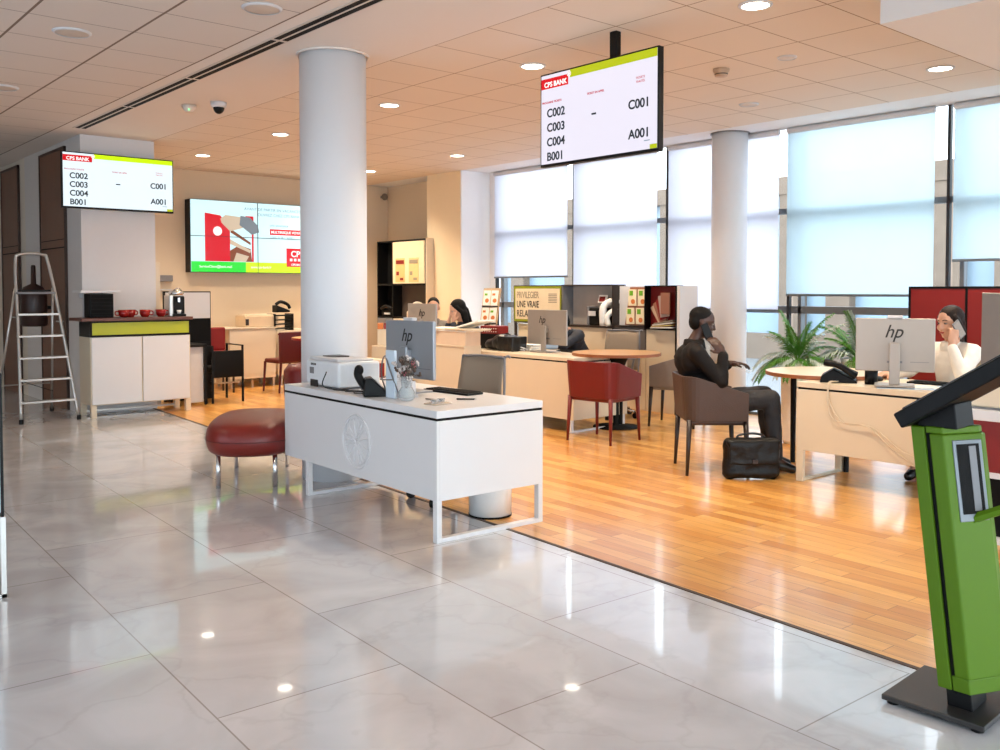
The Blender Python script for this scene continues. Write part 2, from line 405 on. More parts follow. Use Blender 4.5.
# walls
struct(MB().box(4.04, 9.1, 13.3, 13.5, 0, HC).build('wall_back', M_wallw))
struct(MB().box(3.2, 4.04, 11.05, 13.5, 0, HC).build('wall_pillar', mat('pillar_paint', (218, 216, 216), .7, var=.02)))
struct(MB().box(3.205, 3.4, 13.5, 16.2, 0, HC).build('wall_corridor', M_wall))
struct(MB().box(-3.2, 3.4, 16.2, 16.4, 0, HC).build('wall_end', M_wall))
struct(MB().box(-3.3, -3.2, 8.3, 16.2, 0, HC).box(-3.3, -3.2, -4, 8.3, 2.9, HC).build('wall_left', M_wall))
for k in range(7):
    y0 = -4+k*1.757; w = MB().box(-3.28, -3.2, y0, y0+.06, 0, 2.9).box(-3.28, -3.2, y0+1.737, y0+1.757, 0, 2.9).box(-3.28, -3.2, y0, y0+1.757, 0, .1).box(-3.28, -3.2, y0, y0+1.757, 2.83, 2.9).build('window_%d' % (30+k), M_mull); struct(w)
    MB().box(-3.25, -3.24, y0+.06, y0+1.737, .1, 2.83).build('pane', M_glassd, w)
# brown corridor doors (recessed frames)
for k, (y0, y1) in enumerate(((11.62, 12.66), (13.79, 14.7))):
    o = MB().box(3.18, 3.197, y0, y1, 0, 3.1).build('door_%d' % (k+1), M_brown); struct(o)
    f = MB().box(3.17, 3.199, y0-.03, y0, 0, 3.12).box(3.17, 3.199, y1, y1+.03, 0, 3.12).box(3.17, 3.199, y0-.03, y1+.03, 3.1, 3.13).build('door_frame', mat('dark_frame', (60, 40, 32), .5), o)
    MB().box(3.178, 3.18, y0+.02, y1-.02, 1.93, 1.945).box(3.178, 3.18, y0+.02, y1-.02, 2.03, 2.04).build('panel_joint', M_blackm, o)
    MB().tube([(3.18, y0+.1, 1.05), (3.13, y0+.1, 1.05), (3.13, y0+.22, 1.05)], .009).build('door_handle', M_alu, o)
# wall near the window corner + pilaster
struct(MB().box(8.88, 9.1, 11.55, 13.3, 0, HC).build('wall_corner', M_wallw))
struct(MB().box(8.44, 9.1, 10.72, 11.55, 0, HC).build('wall_pilaster', mat('pilaster_paint', (236, 216, 182), .7, var=.02)))
# rear glazed entrance wall behind the camera
struct(MB().box(-3.2, 9.05, -4.1, -4, 2.75, HC).build('wall_rear', M_wall))
for k in range(7):
    x0 = -3.2+k*1.75; x1 = min(9.05, x0+1.75)
    w = MB().box(x0, x0+.06, -4.08, -4, 0, 2.75).box(x1-.02, x1, -4.08, -4, 0, 2.75).box(x0, x1, -4.08, -4, 0, .1).box(x0, x1, -4.08, -4, 2.68, 2.75).build('window_%d' % (20+k), M_mull); struct(w)
    MB().box(x0+.06, x1-.02, -4.05, -4.04, .1, 2.68).build('pane', M_glass, w)
# window wall: bays between mullions
ys = [10.72, 10.567, 8.93, 7.30, 5.60, 3.885, 2.17, .45, -1.27, -2.99, -4.0]
struct(MB().box(9.0, 9.1, 10.567, 10.72, 0, HC).box(8.45, 9.0, 10.70, 10.72, 0, HC).build('trim_3', mat('reveal_lit_white', (238, 238, 240), .7, var=.01)))  # white reveal; pilaster side also painted white for the window light on it
for k in range(1, len(ys)-1):
    ya, yb = ys[k], ys[k+1]       # ya > yb
    w = MB().box(9.0, 9.05, ya-.03, ya+.0, 0, HC).build('window_%d' % k, M_mull); struct(w)
    MB().box(9.03, 9.11, yb, ya-.035, 2.27, 2.33).box(9.03, 9.11, yb, ya-.035, 1.17, 1.25).box(9.03, 9.11, yb, ya-.035, .08, .15).box(9.03, 9.11, yb, ya-.035, 0, .03).box(9.03, 9.11, ya-.16, ya-.12, 0, HC).build('window_frame', M_mullg, w)
    MB().box(9.075, 9.085, yb, ya-.035, 0, HC).build('pane', M_glasst, w)
struct(MB().box(9.0, 9.12, -4.1, -4, 0, HC).build('wall_side', M_wall))
bl = [(1.628, M_blindw, 'white roller blind in the leftmost window bay, lowered two thirds', 8.98, 10.53),
      (1.05, M_blindw, 'white roller blind above the privilege poster and coin machine', 7.40, 8.86),
      (1.21, M_blindw, 'white roller blind behind the rear round column, lowered past head height', 5.68, 7.22),
      (1.385, M_blindc, 'wide pale blue roller blind above the palm plants', 3.98, 5.575),
      (1.72, M_blindc, 'pale blue roller blind above the woman in white, cut by the right edge', 2.25, 3.80)]
for z, m, lab, y0, y1 in bl:
    t = thing('roller_blind', lab, 'blind', (8.95, (y0+y1)/2, HC), 0, 'roller blinds along the window wall')
    h = (y1-y0)/2
    MB().box(-.002, .002, -h, h, z-HC, 0).build('blind_fabric', m, t)
    MB().box(-.012, .012, -h, h, z-HC-.025, z-HC).build('bottom_bar', M_mullg, t, .003)
    MB().cyl((0, -h, -.035), (0, h, -.035), .03).build('roller_tube', M_lgrey, t)
for k, (y0, y1) in enumerate(((.55, 2.1), (-1.2, .4), (-2.9, -1.35))):
    t = thing('roller_blind', 'pale roller blind beyond the right edge of the view', 'blind', (8.95, (y0+y1)/2, HC), 0, 'roller blinds beyond the frame')
    MB().box(-.002, .002, -.78, .78, -1.5, 0).build('blind_fabric', M_blindc, t)
# columns
struct(MB().cyl((3.60, 6.13, 0), (3.60, 6.13, HC), .25, n=48).build('column_front', M_col, smooth=False, bev=0))
struct(MB().cyl((8.77, 6.2, 0), (8.77, 6.2, HC), .20, n=48).build('column_rear', M_col))
for o in bpy.data.objects:
    if o.name.startswith('column_'):
        o['kind'] = 'structure'
        for p in o.data.polygons: p.use_smooth = len(p.vertices) == 4
MB().lathe([(.262, HC-.012), (.275, HC-.012), (.275, HC), (.262, HC)], 48, (3.60, 6.13, 0), True).build('trim_4', M_soffit); struct(bpy.data.objects['trim_4'])
MB().lathe([(.205, HC-.012), (.22, HC-.012), (.22, HC), (.205, HC)], 48, (8.77, 6.2, 0), True).build('trim_5', M_grey); struct(bpy.data.objects['trim_5'])

# ------------------------------------------------------------------ outside
struct(MB().box(9.2, 60, -50, 75, -1.2, -1.0).build('ground', M_pave))
t = thing('building', 'stone and glass office building across the street, seen through the windows', 'building', (28, 12, -1))
MB().box(.3, 3, -22, 34, 0, 6.3).build('wall', M_facade, t)
for k in range(32):
    y = -21+k*1.75
    if k % 3 != 1: MB().box(-.1, .35, y-.42, y+.42, 0, 5.7).build('pier', M_stone, t)
MB().box(-.15, .35, -22, 34, 5.7, 6.3).build('cornice', M_stone, t)
MB().box(-.12, .35, -22, 34, 0, .9).build('plinth', M_stone, t)

# ------------------------------------------------------------------ ceiling fittings
lights = [(4.95, 3.32), (4.95, 5.36), (4.95, 7.38), (4.93, 9.56), (4.92, 11.72), (7.47, 3.29), (7.47, 7.40), (7.47, 9.55), (7.46, 11.65),
          (4.95, 1.2), (7.3, 12.6)]
llab = ['lit downlight at the top edge right of the hanging screen pole', 'lit downlight just above the top left of the hanging screen',
        'lit downlight right of the front column', 'lit downlight left of the front column, nearest to it', 'lit downlight above the video wall, farthest left',
        'lit downlight beside the dropped beam at the upper right', 'lit downlight hidden behind the hanging screen', 'lit downlight before the window corner pilaster',
        'lit downlight just right of the column near the back wall', 'lit downlight above the viewer', 'bare spot without a fitting in the far corner by the tall shelf unit']
for (x, y), lb in zip(lights, llab):
    if (x, y) == (7.3, 12.6): continue  # far corner has only a spot, no fitting
    t = thing('ceiling_downlight', lb, 'ceiling light', (x, y, HC), 0, 'lit round ceiling downlights')
    MB().lathe([(.085, -.001), (.085, -.010), (.105, -.006), (.105, 0)], 32, (0, 0, 0), True).build('rim', M_lgrey, t, smooth=True)
    MB().cyl((0, 0, -.005), (0, 0, -.001), .085, n=32).build('lens', M_lamp, t)
for (x, y), s, lb in (((1.908, 6.727), .12, 'round white ceiling speaker in the left tiles, the large one'), ((2.654, 5.379), .12, 'round white ceiling speaker beside the slot diffuser'),
                  ((1.958, 8.932), .12, 'round white ceiling speaker at the left edge'), ((6.233, 3.897), .07, 'unlit round ceiling fitting beyond the smoke detector'),
                  ((7.525, 5.108), .09, 'unlit round downlight above the rear column')):
    t = thing('ceiling_fitting', lb, 'ceiling fitting', (x, y, HC), 0)
    MB().lathe([(0, -.012), (s*.8, -.012), (s, -.004), (s, 0)], 32).build('cover', mat('speaker_cover', (196, 180, 166), .7) if s > .1 else M_off, t, smooth=True)
    MB().lathe([(s*.9, -.013), (s*.93, -.014), (s*1.05, -.004), (s*1.05, 0)], 32, closed=True).build('rim', M_lgrey, t, smooth=True)
t = thing('security_camera', 'black dome security camera on a white ceiling mount', 'camera', (3.66, 8.33, HC))
MB().lathe([(.075, 0), (.075, -.02), (.065, -.05), (.0, -.05)], 28).build('mount', M_lgrey, t, smooth=True)
MB().ball((0, 0, -.05), (.052, .052, .06), 20).build('dome', M_black, t, smooth=True)
t = thing('smoke_detector', 'pale round detector with a small green lamp beside the dome camera', 'detector', (3.5, 8.64, HC))
MB().lathe([(.07, 0), (.07, -.02), (.05, -.05), (.03, -.07), (0, -.07)], 24).build('body', M_off, t, smooth=True)
MB().ball((-.02, -.045, -.05), .008, 8).build('indicator', emat('led', (120, 255, 160), 1.5), t)
t = thing('smoke_detector', 'brownish round smoke detector between the two screens and right column', 'detector', (6.17, 4.45, HC))
MB().lathe([(.065, 0), (.065, -.02), (.055, -.03), (.05, -.06), (0, -.06)], 24).build('body', mat('beige_plastic', (186, 160, 136), .5), t, smooth=True)
MB().lathe([(.052, -.035), (.054, -.042), (.052, -.048)], 24).build('vent', M_dleg, t)
t = thing('wall_sensor', 'small round sensor high in the far wall corner', 'sensor', (8.75, 13.2, 3.02))
MB().ball((0, 0, 0), (.055, .05, .06), 16).build('head', mat('sensor_grey', (120, 104, 92), .5), t, smooth=True)
MB().box(-.02, .02, 0, .1, -.02, .02).build('bracket', M_grey, t)

# ------------------------------------------------------------------ screens
def queue_screen(t, w, h, face, lime, k=1.0):
    MB().box(-w/2, w/2, 0, .05, 0, h).build('casing', M_black, t, .004)
    sc = MB().box(-w/2+.012, w/2-.012, -.0015, 0, .02, h-.012).build('screen', face, t)
    W = w-.024; x0 = -w/2+.012; zt = h-.012
    def X(f): return x0+W*f
    def Z(f): return zt-(h-.032)*f
    slab(X(.27), X(1), Z(.085), Z(0), -.0016, lime, sc, 'lime_band')
    slab(X(0), X(.255), Z(.155), Z(.04), -.0018, M_sred, sc, 'red_logo_band')
    text('CPS BANK', .05*k, X(.03), -.003, Z(.135), M_swhite, sc, bold=.001)
    MB().cyl((X(.262), -.002, Z(.04)), (X(.262), -.003, Z(.04)), .019*k, n=18).build('logo_disc', M_swhite, sc)
    o = MB().lathe([(.011*k, 0), (.014*k, 0), (.014*k, .001), (.011*k, .001)], 16, closed=True, c=(0, 0, 0)).build('logo_ring', M_sred, sc)
    o.data.transform(Matrix.Translation((X(.262), -.0031, Z(.04))) @ Matrix.Rotation(PI/2, 4, 'X'))
    text('PROCHAINS TICKETS', .021*k, X(.01), -.003, Z(.32), M_stextr, sc, bold=.0004)
    text('TICKET EN APPEL', .021*k, X(.5), -.003, Z(.32), M_stextr, sc, align='CENTER', bold=.0004)
    text('TICKETS', .021*k, X(.87), -.003, Z(.27), M_stextr, sc, align='CENTER')
    text('TRAITÉS', .021*k, X(.87), -.003, Z(.31), M_stextr, sc, align='CENTER')
    for i, s in enumerate(('C002', 'C003', 'C004', 'B001')):
        text(s, .085*k, X(.055), -.003, Z(.475+i*.163), M_stext, sc, sx=1.0, bold=.0022)
    for i, s in enumerate(('C001', 'A001')):
        text(s, .085*k, X(.945), -.003, Z(.565+i*.305), M_stext, sc, align='RIGHT', bold=.0022)
    slab(X(.465), X(.505), Z(.545), Z(.525), -.0016, M_stext, sc, 'dash')
    slab(X(.90), X(.945), Z(.915), Z(.905), -.0016, M_stextg, sc, 'dash')
    slab(X(.945), X(1), Z(1), Z(.955), -.0016, mat('x_ol', (150, 140, 30), .4) if False else M_slime, sc, 'corner_tag')
X0 = 4.68
t = thing('queue_display', 'large ticket queue screen hanging from the ceiling on a black pole', 'screen', (X0, 4.42, 2.335), FACE_X)
queue_screen(t, 1.12, .68, M_scr, M_slime)
MB().box(.10, .16, .03, .08, .5, HC-2.335).build('hanging_pole', M_black, t, .003)
MB().box(-.2, .2, .05, .09, .2, .5).build('mount_plate', M_black, t)
t = thing('queue_display', 'ticket queue screen mounted on the white pillar at the left', 'screen', (3.585, 10.9, 2.345), 0)
queue_screen(t, 1.25, .63, M_scr2, M_slime2, 1.05)
MB().box(-.2, .2, .05, .149, .15, .45).build('wall_bracket', M_black, t)

t = thing('video_wall', 'two by two video wall advertising a bank on the back wall', 'screen', (6.36, 13.1, 1.69))
for i in range(2):
    for j in range(2):
        p = MB().box(-1.06+i*1.06, i*1.06, 0, .19, j*.535, .535+j*.535).build('monitor_panel', M_black, t)
        MB().box(-1.06+i*1.06+.006, i*1.06-.006, -.002, 0, j*.535+.005, .53+j*.535).build('screen', M_scr3, p)
art = MB().box(-1.05, 1.05, -.004, -.002, .005, .16).build('green_band', M_sgreen, t)
MB().box(-.2, 1.05, -.0045, -.003, .005, .16).build('lime_band', M_slime2, art)
text('ServiceClient@bank.mail', .05, -.93, -.006, .07, M_swhite, art)
text('www.cps-bank.fr', .05, -.12, -.006, .07, M_swhite, art)
st = MB().prism_xz([(-.84, .165), (-.45, .165), (-.45, .80), (-.56, .80), (-.60, .85), (-.84, .88)], -.005, -.002).build('red_bank_tower', M_sred, t)
MB().prism_xz([(-.10, .165), (-.07, .165), (-.07, .86), (-.10, .86)], -.005, -.002).prism_xz([(-.2, .80), (-.09, .80), (-.09, .86), (-.2, .86)], -.005, -.002).build('red_post', M_sred, st)
MB().prism_xz([(-.45, .165), (-.10, .165), (-.12, .36), (-.3, .42), (-.45, .33)], -.006, -.003).prism_xz([(-.44, .60), (-.12, .42), (-.12, .46), (-.44, .66)], -.006, -.003).build('deck_chair', M_sbrn, st)
MB().prism_xz([(-.45, .43), (-.13, .30), (-.12, .34), (-.45, .5)], -.007, -.004).prism_xz([(-.4, .165), (-.2, .165), (-.15, .25), (-.35, .3)], -.007, -.004).build('sand', M_ssand, st)
MB().prism_xz([(-.58, .74), (-.6, .8), (-.52, .86), (-.28, .84), (-.24, .68), (-.3, .66), (-.45, .62)], -.008, -.004).build('parasol_light', M_ssand, st)
MB().prism_xz([(-.28, .86), (-.13, .84), (0, .72), (.02, .62), (-.1, .58), (-.24, .68), (-.3, .72)], -.009, -.004).build('parasol_dark', M_sgrey, st)
MB().cyl((-.645, -.004, .615), (-.645, -.007, .615), .068, n=24).build('round_logo', M_swhite, st)
text('AVANT DE PARTIR EN VACANCES', .062, -.22, -.006, .95, M_stextg, t)
text('OUVREZ CHEZ CPS BANK', .062, 0.0, -.006, .87, M_stextg, t)
text('une assurance', .055, .2, -.006, .72, M_stextg, t)
b2 = MB().box(.20, .82, -.004, -.002, .59, .68).build('red_text_band', M_sred, t)
text('MULTIRISQUE VOYAGE', .055, .22, -.006, .615, M_swhite, b2, bold=.001)
text('100% SUR L\'APPLI', .055, .2, -.006, .53, M_stextg, t)
b3 = MB().box(.48, .85, -.005, -.002, .10, .39).build('red_logo_square', M_sred, t)
text('CPS', .13, .665, -.007, .26, M_swhite, b3, align='CENTER', bold=.002)
text('CPS BANK', .045, .665, -.007, .12, M_swhite, b3, align='CENTER', bold=.001)
for i in range(4): MB().box(.54+i*.07, .58+i*.07, -.006, -.005, .19, .23).build('logo_mark', M_swhite, b3)
MB().box(-.003, .003, -.010, -.001, 0, 1.07).box(-1.06, 1.06, -.010, -.001, .532, .538).build('bezel_cross', M_black, t)

t = thing('soap_dispenser', 'small grey wall box beside the coffee corner', 'wall box', (4.95, 13.3, 1.58))
MB().box(-.13, .13, -.1, 0, -.03, .06).build('box', M_grey, t, .01)
MB().box(-.12, .12, -.09, 0, -.16, -.14).build('shelf', M_lgrey, t, .004)

# ------------------------------------------------------------------ coffee corner
t = thing('coffee_cabinet', 'white two door coffee cabinet with lime band and dark wood top', 'cabinet', (3.15, 10.62, 0))
MB().box(0, 1.13, 0, .40, .14, .90).build('body', M_cream, t, .004)
for k in range(2):
    d = MB().box(.012+k*.56, .555+k*.56, -.018, 0, .15, .895).build('door', M_white, t, .003)
MB().box(0, 1.13, -.01, .40, .90, 1.08).build('black_band', M_black, t, .003)
MB().box(.02, 1.11, -.016, -.01, .925, 1.06).build('lime_panel', M_lime, t)
MB().box(-.10, 1.15, -.05, .42, 1.08, 1.115).build('top', M_topwood, t, .004)
for x in (0, 1.07):
    MB().box(x, x+.06, -.01, .05, 0, .14).build('leg', M_cream, t, .003)
    MB().box(x, x+.06, .34, .40, 0, .14).build('leg', M_cream, t, .003)
MB().box(.06, 1.07, .36, .38, .03, .05).build('foot_rail', M_alu, t)
t = thing('wall_shelf', 'thin white shelf above the black capsule rack', 'shelf', (3.27, 10.83, 1.395))
MB().box(-.18, .25, -.1, .21, 0, .03).build('board', M_white, t, .004)
for x in (-.12, .14): MB().box(x, x+.04, .15, .22, -.06, 0).build('bracket', M_lgrey, t)
t = thing('capsule_rack', 'black drawer rack for coffee capsules at the cabinet left', 'rack', (3.31, 10.82, 1.115))
MB().box(-.13, .13, -.1, .1, 0, .27).build('body', M_black, t, .006)
for k in range(6): MB().box(-.115, .115, -.112, -.1, .012+k*.042, .048+k*.042).build('drawer', M_blackm, t, .003)
def cup(x, y, rz, lab):
    t = thing('coffee_cup', lab, 'cup', (x, y, 1.115), rz, 'red cups on the coffee cabinet')
    MB().lathe([(0, 0), (.035, 0), (.055, .03), (.06, .085), (.055, .085), (.05, .03), (.03, .008), (0, .008)], 20).build('bowl', M_cup, t, smooth=True)
    MB().tube([(.055, 0, .07), (.09, 0, .065), (.09, 0, .03), (.05, 0, .025)], .007, smooth=4).build('handle', M_cup, t, smooth=True)
cup(3.55, 10.72, PI, 'red coffee cup next to the black capsule rack')
cup(3.65, 10.8, .3, 'red coffee cup second from the capsule rack')
cup(3.79, 10.72, .0, 'red coffee cup in the middle with its handle to the right')
cup(3.99, 10.76, .1, 'red coffee cup nearest the coffee machine')
t = thing('coffee_machine', 'silver and black coffee machine on the wood topped cabinet', 'coffee machine', (4.18, 10.82, 1.115), -.1)
MB().box(-.09, .10, -.06, .14, 0, .24).build('body', M_black, t, .015)
MB().box(-.095, -.05, -.12, .12, 0, .25).build('side_panel', M_alu, t, .01)
MB().lathe([(0, .25), (.075, .25), (.09, .27), (.08, .3), (.03, .315), (0, .315)], 20, (0.01, -.02, 0)).build('head', M_chrome, t, smooth=True)
MB().box(-.06, .09, -.15, -.05, 0, .03).build('drip_tray', M_black, t, .004)
MB().cyl((.02, -.1, .17), (.02, -.1, .22), .018).build('spout', M_chrome, t)
MB().lathe([(0, .032), (.02, .032), (.028, .075), (.024, .075), (0, .038)], 16, (.02, -.1, 0)).build('glass_cup', M_cer, t, smooth=True)
MB().tube([(-.03, -.06, .31), (.01, -.1, .335), (.06, -.06, .31)], .007, smooth=4).build('lever', M_chrome, t, smooth=True)

# step ladder
t = thing('step_ladder', 'aluminium step ladder standing open before the brown doors', 'ladder', (2.73, 10.98, 0), 0)
fl = [(-.31, -.33, 0), (-.13, .06, 1.78)]; fr = [(.27, -.33, 0), (.10, .06, 1.78)]
# front rails bow to a hoop on top
MB().tube([(-.28, -.33, 0), (-.24, -.1, 1.0), (-.225, .05, 1.7), (-.17, .06, 1.82), (0.05, .06, 1.82), (.11, .05, 1.72), (.2, -.12, 1.0), (.30, -.33, 0)], .017, smooth=6).build('front_frame', M_alu, t, smooth=True)
for sx in (-1, 1):
    MB().tube([(-.03+sx*.19, .09, 1.45), (-.03+sx*.30, .62, 0)], .013).build('rear_leg', M_alu, t, smooth=True)
    for (px, py) in ((-.28 if sx < 0 else .30, -.33), (-.03+sx*.30, .62)):
        MB().cyl((px, py, 0), (px, py, .05), .022).build('rubber_foot', M_black, t)
for k in range(6):
    z = .22+k*.235; f = z/1.8; w0 = -.28+.055*f; w1 = .30-.19*f; y = -.33+.39*f
    MB().box(w0, w1, y-.03, y+.06, z-.012, z+.012).build('step', M_alu if k != 5 else M_grey, t, .003)
MB().box(-.22, .12, .0, .22, 1.41, 1.43).build('platform', M_black, t, .004)
MB().tube([(-.27, .45, .35), (.21, .45, .35)], .008).build('cross_brace', M_alu, t)
MB().tube([(-.25, -.2, .45), (.25, .5, .25)], .004).build('strap', M_black, t)
t = thing('fire_extinguisher', 'dark red bottle shaped object with a thin neck behind the ladder', 'extinguisher', (2.86, 11.75, 1.0))
MB().lathe([(0, 0), (.12, 0), (.145, .02), (.145, .38), (.11, .46), (.03, .5), (.025, .7), (.02, .72), (0, .72)], 24).build('body', mat('maroon_metal', (40, 18, 15), .4, var=.3, vs=6), t, smooth=True)
MB().box(.0, .19, -.04, .04, .2, .24).build('wall_bracket', M_black, t)

# partition, workstation and chairs by the back cabinet
t = thing('partition_screen', 'white and black framed desk screen behind the coffee corner', 'partition', (4.35, 11.6, 0))
MB().box(-.02, .60, -.02, .02, 0, 1.41).build('frame', M_black, t, .003)
MB().box(0, .585, -.03, -.02, 1.06, 1.395).build('white_panel', M_white, t)
MB().box(0, .585, -.03, -.02, .76, 1.05).build('black_panel', M_blackm, t)
t = thing('narrow_board', 'narrow cream upright board standing right of the white pillar', 'panel', (4.13, 11.3, 1.15))
MB().box(-.04, .05, -.02, .02, 0, .62).build('board', M_cream, t, .004)
MB().box(-.03, .04, -.03, .03, -1.15, 0).build('stand', M_alu, t)
t = thing('small_table', 'black framed table with a grey end panel beside the coffee cabinet', 'table', (4.37, 11.0, 0))
MB().box(0, .28, 0, .5, .72, .755).build('tabletop', M_black, t, .003)
for x, y in ((0.015, .02), (.265, .02), (.015, .48), (.265, .48)): MB().box(x-.015, x+.015, y-.015, y+.015, 0, .72).build('leg', M_black, t)
MB().box(.03, .25, .05, .07, .03, .72).build('end_panel', M_lgrey, t, .003)
t = thing('open_armchair', 'black open armchair with a black back beside the grey table', 'chair', (4.93, 11.25, 0), PI/2)
for s in (-1, 1):
    MB().tube([(-.22, s*.2, 0), (-.22, s*.2, .72), (.25, s*.2, .72), (.27, s*.2, 0)], .016).build('arm_frame', M_black, t)
MB().box(-.22, .25, -.19, .19, .38, .45).build('seat', M_black, t, .02)
MB().box(-.24, -.2, -.19, .19, .32, .66).build('backrest', M_black, t, .01)
MB().box(-.2, .22, -.18, .18, .24, .26).build('stretcher', M_chrome, t)
t = thing('side_chair', 'small red chair tucked behind the black armchair', 'chair', (5.2, 12.2, 0), 0)
MB().box(-.24, .3, -.2, .2, .50, .58).build('seat', M_redp, t, .02)
MB().box(-.24, .3, .16, .22, .58, .90).build('backrest', M_redp, t, .02)
for x in (-.2, .26):
    for y in (-.17, .17): MB().cyl((x, y, 0), (x, y, .5), .015).build('leg', M_dleg, t)
t = thing('back_cabinet', 'cream low cabinet with plinth legs under the video wall', 'cabinet', (5.62, 12.5, 0))
MB().box(0, .72, 0, .5, .13, .86).build('body', M_cream, t, .004)
MB().box(-.25, .74, -.02, .52, .86, .88).build('top', M_cream, t, .003)
MB().box(-.0, .72, -.006, 0, .2, .84).build('door', M_cream, t, .002)
for x in (.02, .34, .68):
    MB().box(x, x+.03, .02, .05, 0, .13).build('leg', M_alu, t)
    MB().box(x, x+.03, .45, .48, 0, .13).build('leg', M_alu, t)
t = thing('back_desk', 'cream desk with red edge joined to the low cabinet', 'desk', (6.35, 12.45, 0))
MB().box(0, 1.3, 0, .7, .78, .82).build('top', M_cream, t, .003)
MB().box(0, 1.3, -.004, 0, .755, .78).build('red_edge', M_redp, t)
MB().box(.02, 1.28, .02, .05, .15, .755).build('front_panel', M_cream, t)
for x in (.05, 1.2): MB().box(x, x+.05, .05, .65, 0, .15).build('leg_frame', M_alu, t)
t = thing('desk_printer', 'beige flat printer on the cream cabinet under the video wall', 'printer', (6.12, 12.72, .88))
MB().box(-.24, .3, -.17, .17, 0, .17).build('body', mat('beige_printer', (214, 190, 158), .45), t, .015)
MB().box(-.2, .25, -.15, .15, .17, .185).build('lid', M_cream, t, .004)
MB().box(-.23, -.18, -.175, -.16, .03, .12).build('side_slot', M_dleg, t)
t = thing('letter_tray', 'black three tier letter tray on the cream back desk', 'tray', (6.48, 12.65, .82))
for k in range(4): MB().box(-.14, .17, -.13, .13, .02+k*.065, .035+k*.065).build('tier', M_black, t, .003)
for x in (-.14, .155): MB().box(x, x+.015, -.13, .13, 0, .25).build('side_frame', M_black, t)
t = thing('desk_phone', 'black telephone lying on the stacked letter trays', 'phone', (6.5, 12.65, 1.09))
MB().prism_xz([(-.1, 0), (.12, 0), (.12, .03), (-.1, .11)], -.08, .08).build('base', M_black, t, .01)
MB().tube([(-.1, -.05, .12), (-.02, -.05, .16), (.09, -.05, .12), (.13, -.05, .06)], .025, smooth=4).build('handset', M_black, t, smooth=True)
t = thing('desk_screen', 'grey upright desk divider beside the front column', 'partition', (6.8, 12.4, 0))
MB().box(-.03, .35, -.02, .02, .72, 1.32).build('panel', M_taupe, t, .004)
MB().box(.0, .3, -.03, .03, 0, .72).build('foot', M_dleg, t)
t = thing('red_side_chair', 'dark red high back chair partly hidden by the front column', 'chair', (5.93, 11.75, 0), .1)
MB().box(-.03, .42, -.2, -.16, .42, .84).build('backrest', M_dred, t, .012)
MB().box(0, .42, -.18, .25, .40, .46).build('seat', M_dred, t, .02)
for x, y in ((0, -.18), (.4, -.18), (0, .22), (.4, .22)): MB().cyl((x, y, .42), (x-.05 if x < .1 else x+.03, y-.03, 0), .02, .012).build('leg', M_dred, t)
t = thing('round_pouf', 'dark red round pouf between the back chair and the reception desk', 'pouf', (5.17, 9.45, 0))
MB().lathe([(0, .0), (.2, 0), (.235, .04), (.25, .3), (.25, .5), (.2, .57), (0, .60)], 32).build('cushion', M_dred, t, smooth=True)
MB().lathe([(.251, .3), (.254, .31), (.251, .32)], 32).build('seam', M_dred, t)

# ------------------------------------------------------------------ generic furniture
def armchair(lab, leather, legm, loc, rz, group=None):
    t = thing('armchair', lab, 'chair', loc, rz, group)
    # U shaped shell, open to +x
    W, Dp, R = .27, .27, .10
    path = [(.27, -W)]
    for k in range(7): a = -PI/2-(PI/2)*k/6; path.append((-Dp+R+R*math.cos(a)*1, -W+R+R*math.sin(a)))
    for k in range(7): a = PI-(PI/2)*k/6; path.append((-Dp+R+R*math.cos(a), W-R+R*math.sin(a)))
    path.append((.27, W)); n = len(path)
    S = MB(); vs = []; fs = []
    path = [(x if x < .2 else .21, y) for x, y in path]
    P = [Vector((x, y, 0)) for x, y in path]
    for i, p in enumerate(P):
        tg = (P[min(i+1, n-1)]-P[max(i-1, 0)]).normalized(); nn = Vector((tg.y, -tg.x, 0))
        if nn.dot(Vector((p.x, p.y, 0))+Vector((-.05, 0, 0))) < 0: nn = -nn
        f = (p.x+Dp)/(.21+Dp)           # 0 back .. 1 front
        zt = .765-.13*(max(0, f-.1)/.9)**1.2; zb = .42
        fl = .015*(1-f)+.012
        for q, zz in ((p+nn*fl, zt), (p-nn*.022+nn*fl, zt), (p-nn*.03, zb), (p, zb)): vs.append((q.x, q.y, zz))
    for i in range(n-1):
        for j in range(4): fs.append((i*4+j, i*4+(j+1) % 4, (i+1)*4+(j+1) % 4, (i+1)*4+j))
    fs += [(0, 1, 2, 3), tuple((n-1)*4+j for j in (3, 2, 1, 0))]
    S.add(vs, fs); S.build('backrest', leather, t, .006, smooth=False)
    MB().box(-.23, .22, -.235, .235, .385, .46).build('seat', leather, t, .018)
    for sx in (-1, 1):
        for sy in (-1, 1):
            MB().cyl((sx*.215-.02, sy*.235, .43), (sx*.235-.02, sy*.25, 0), .022, .012, 10).build('leg', legm, t, smooth=True)
    return t
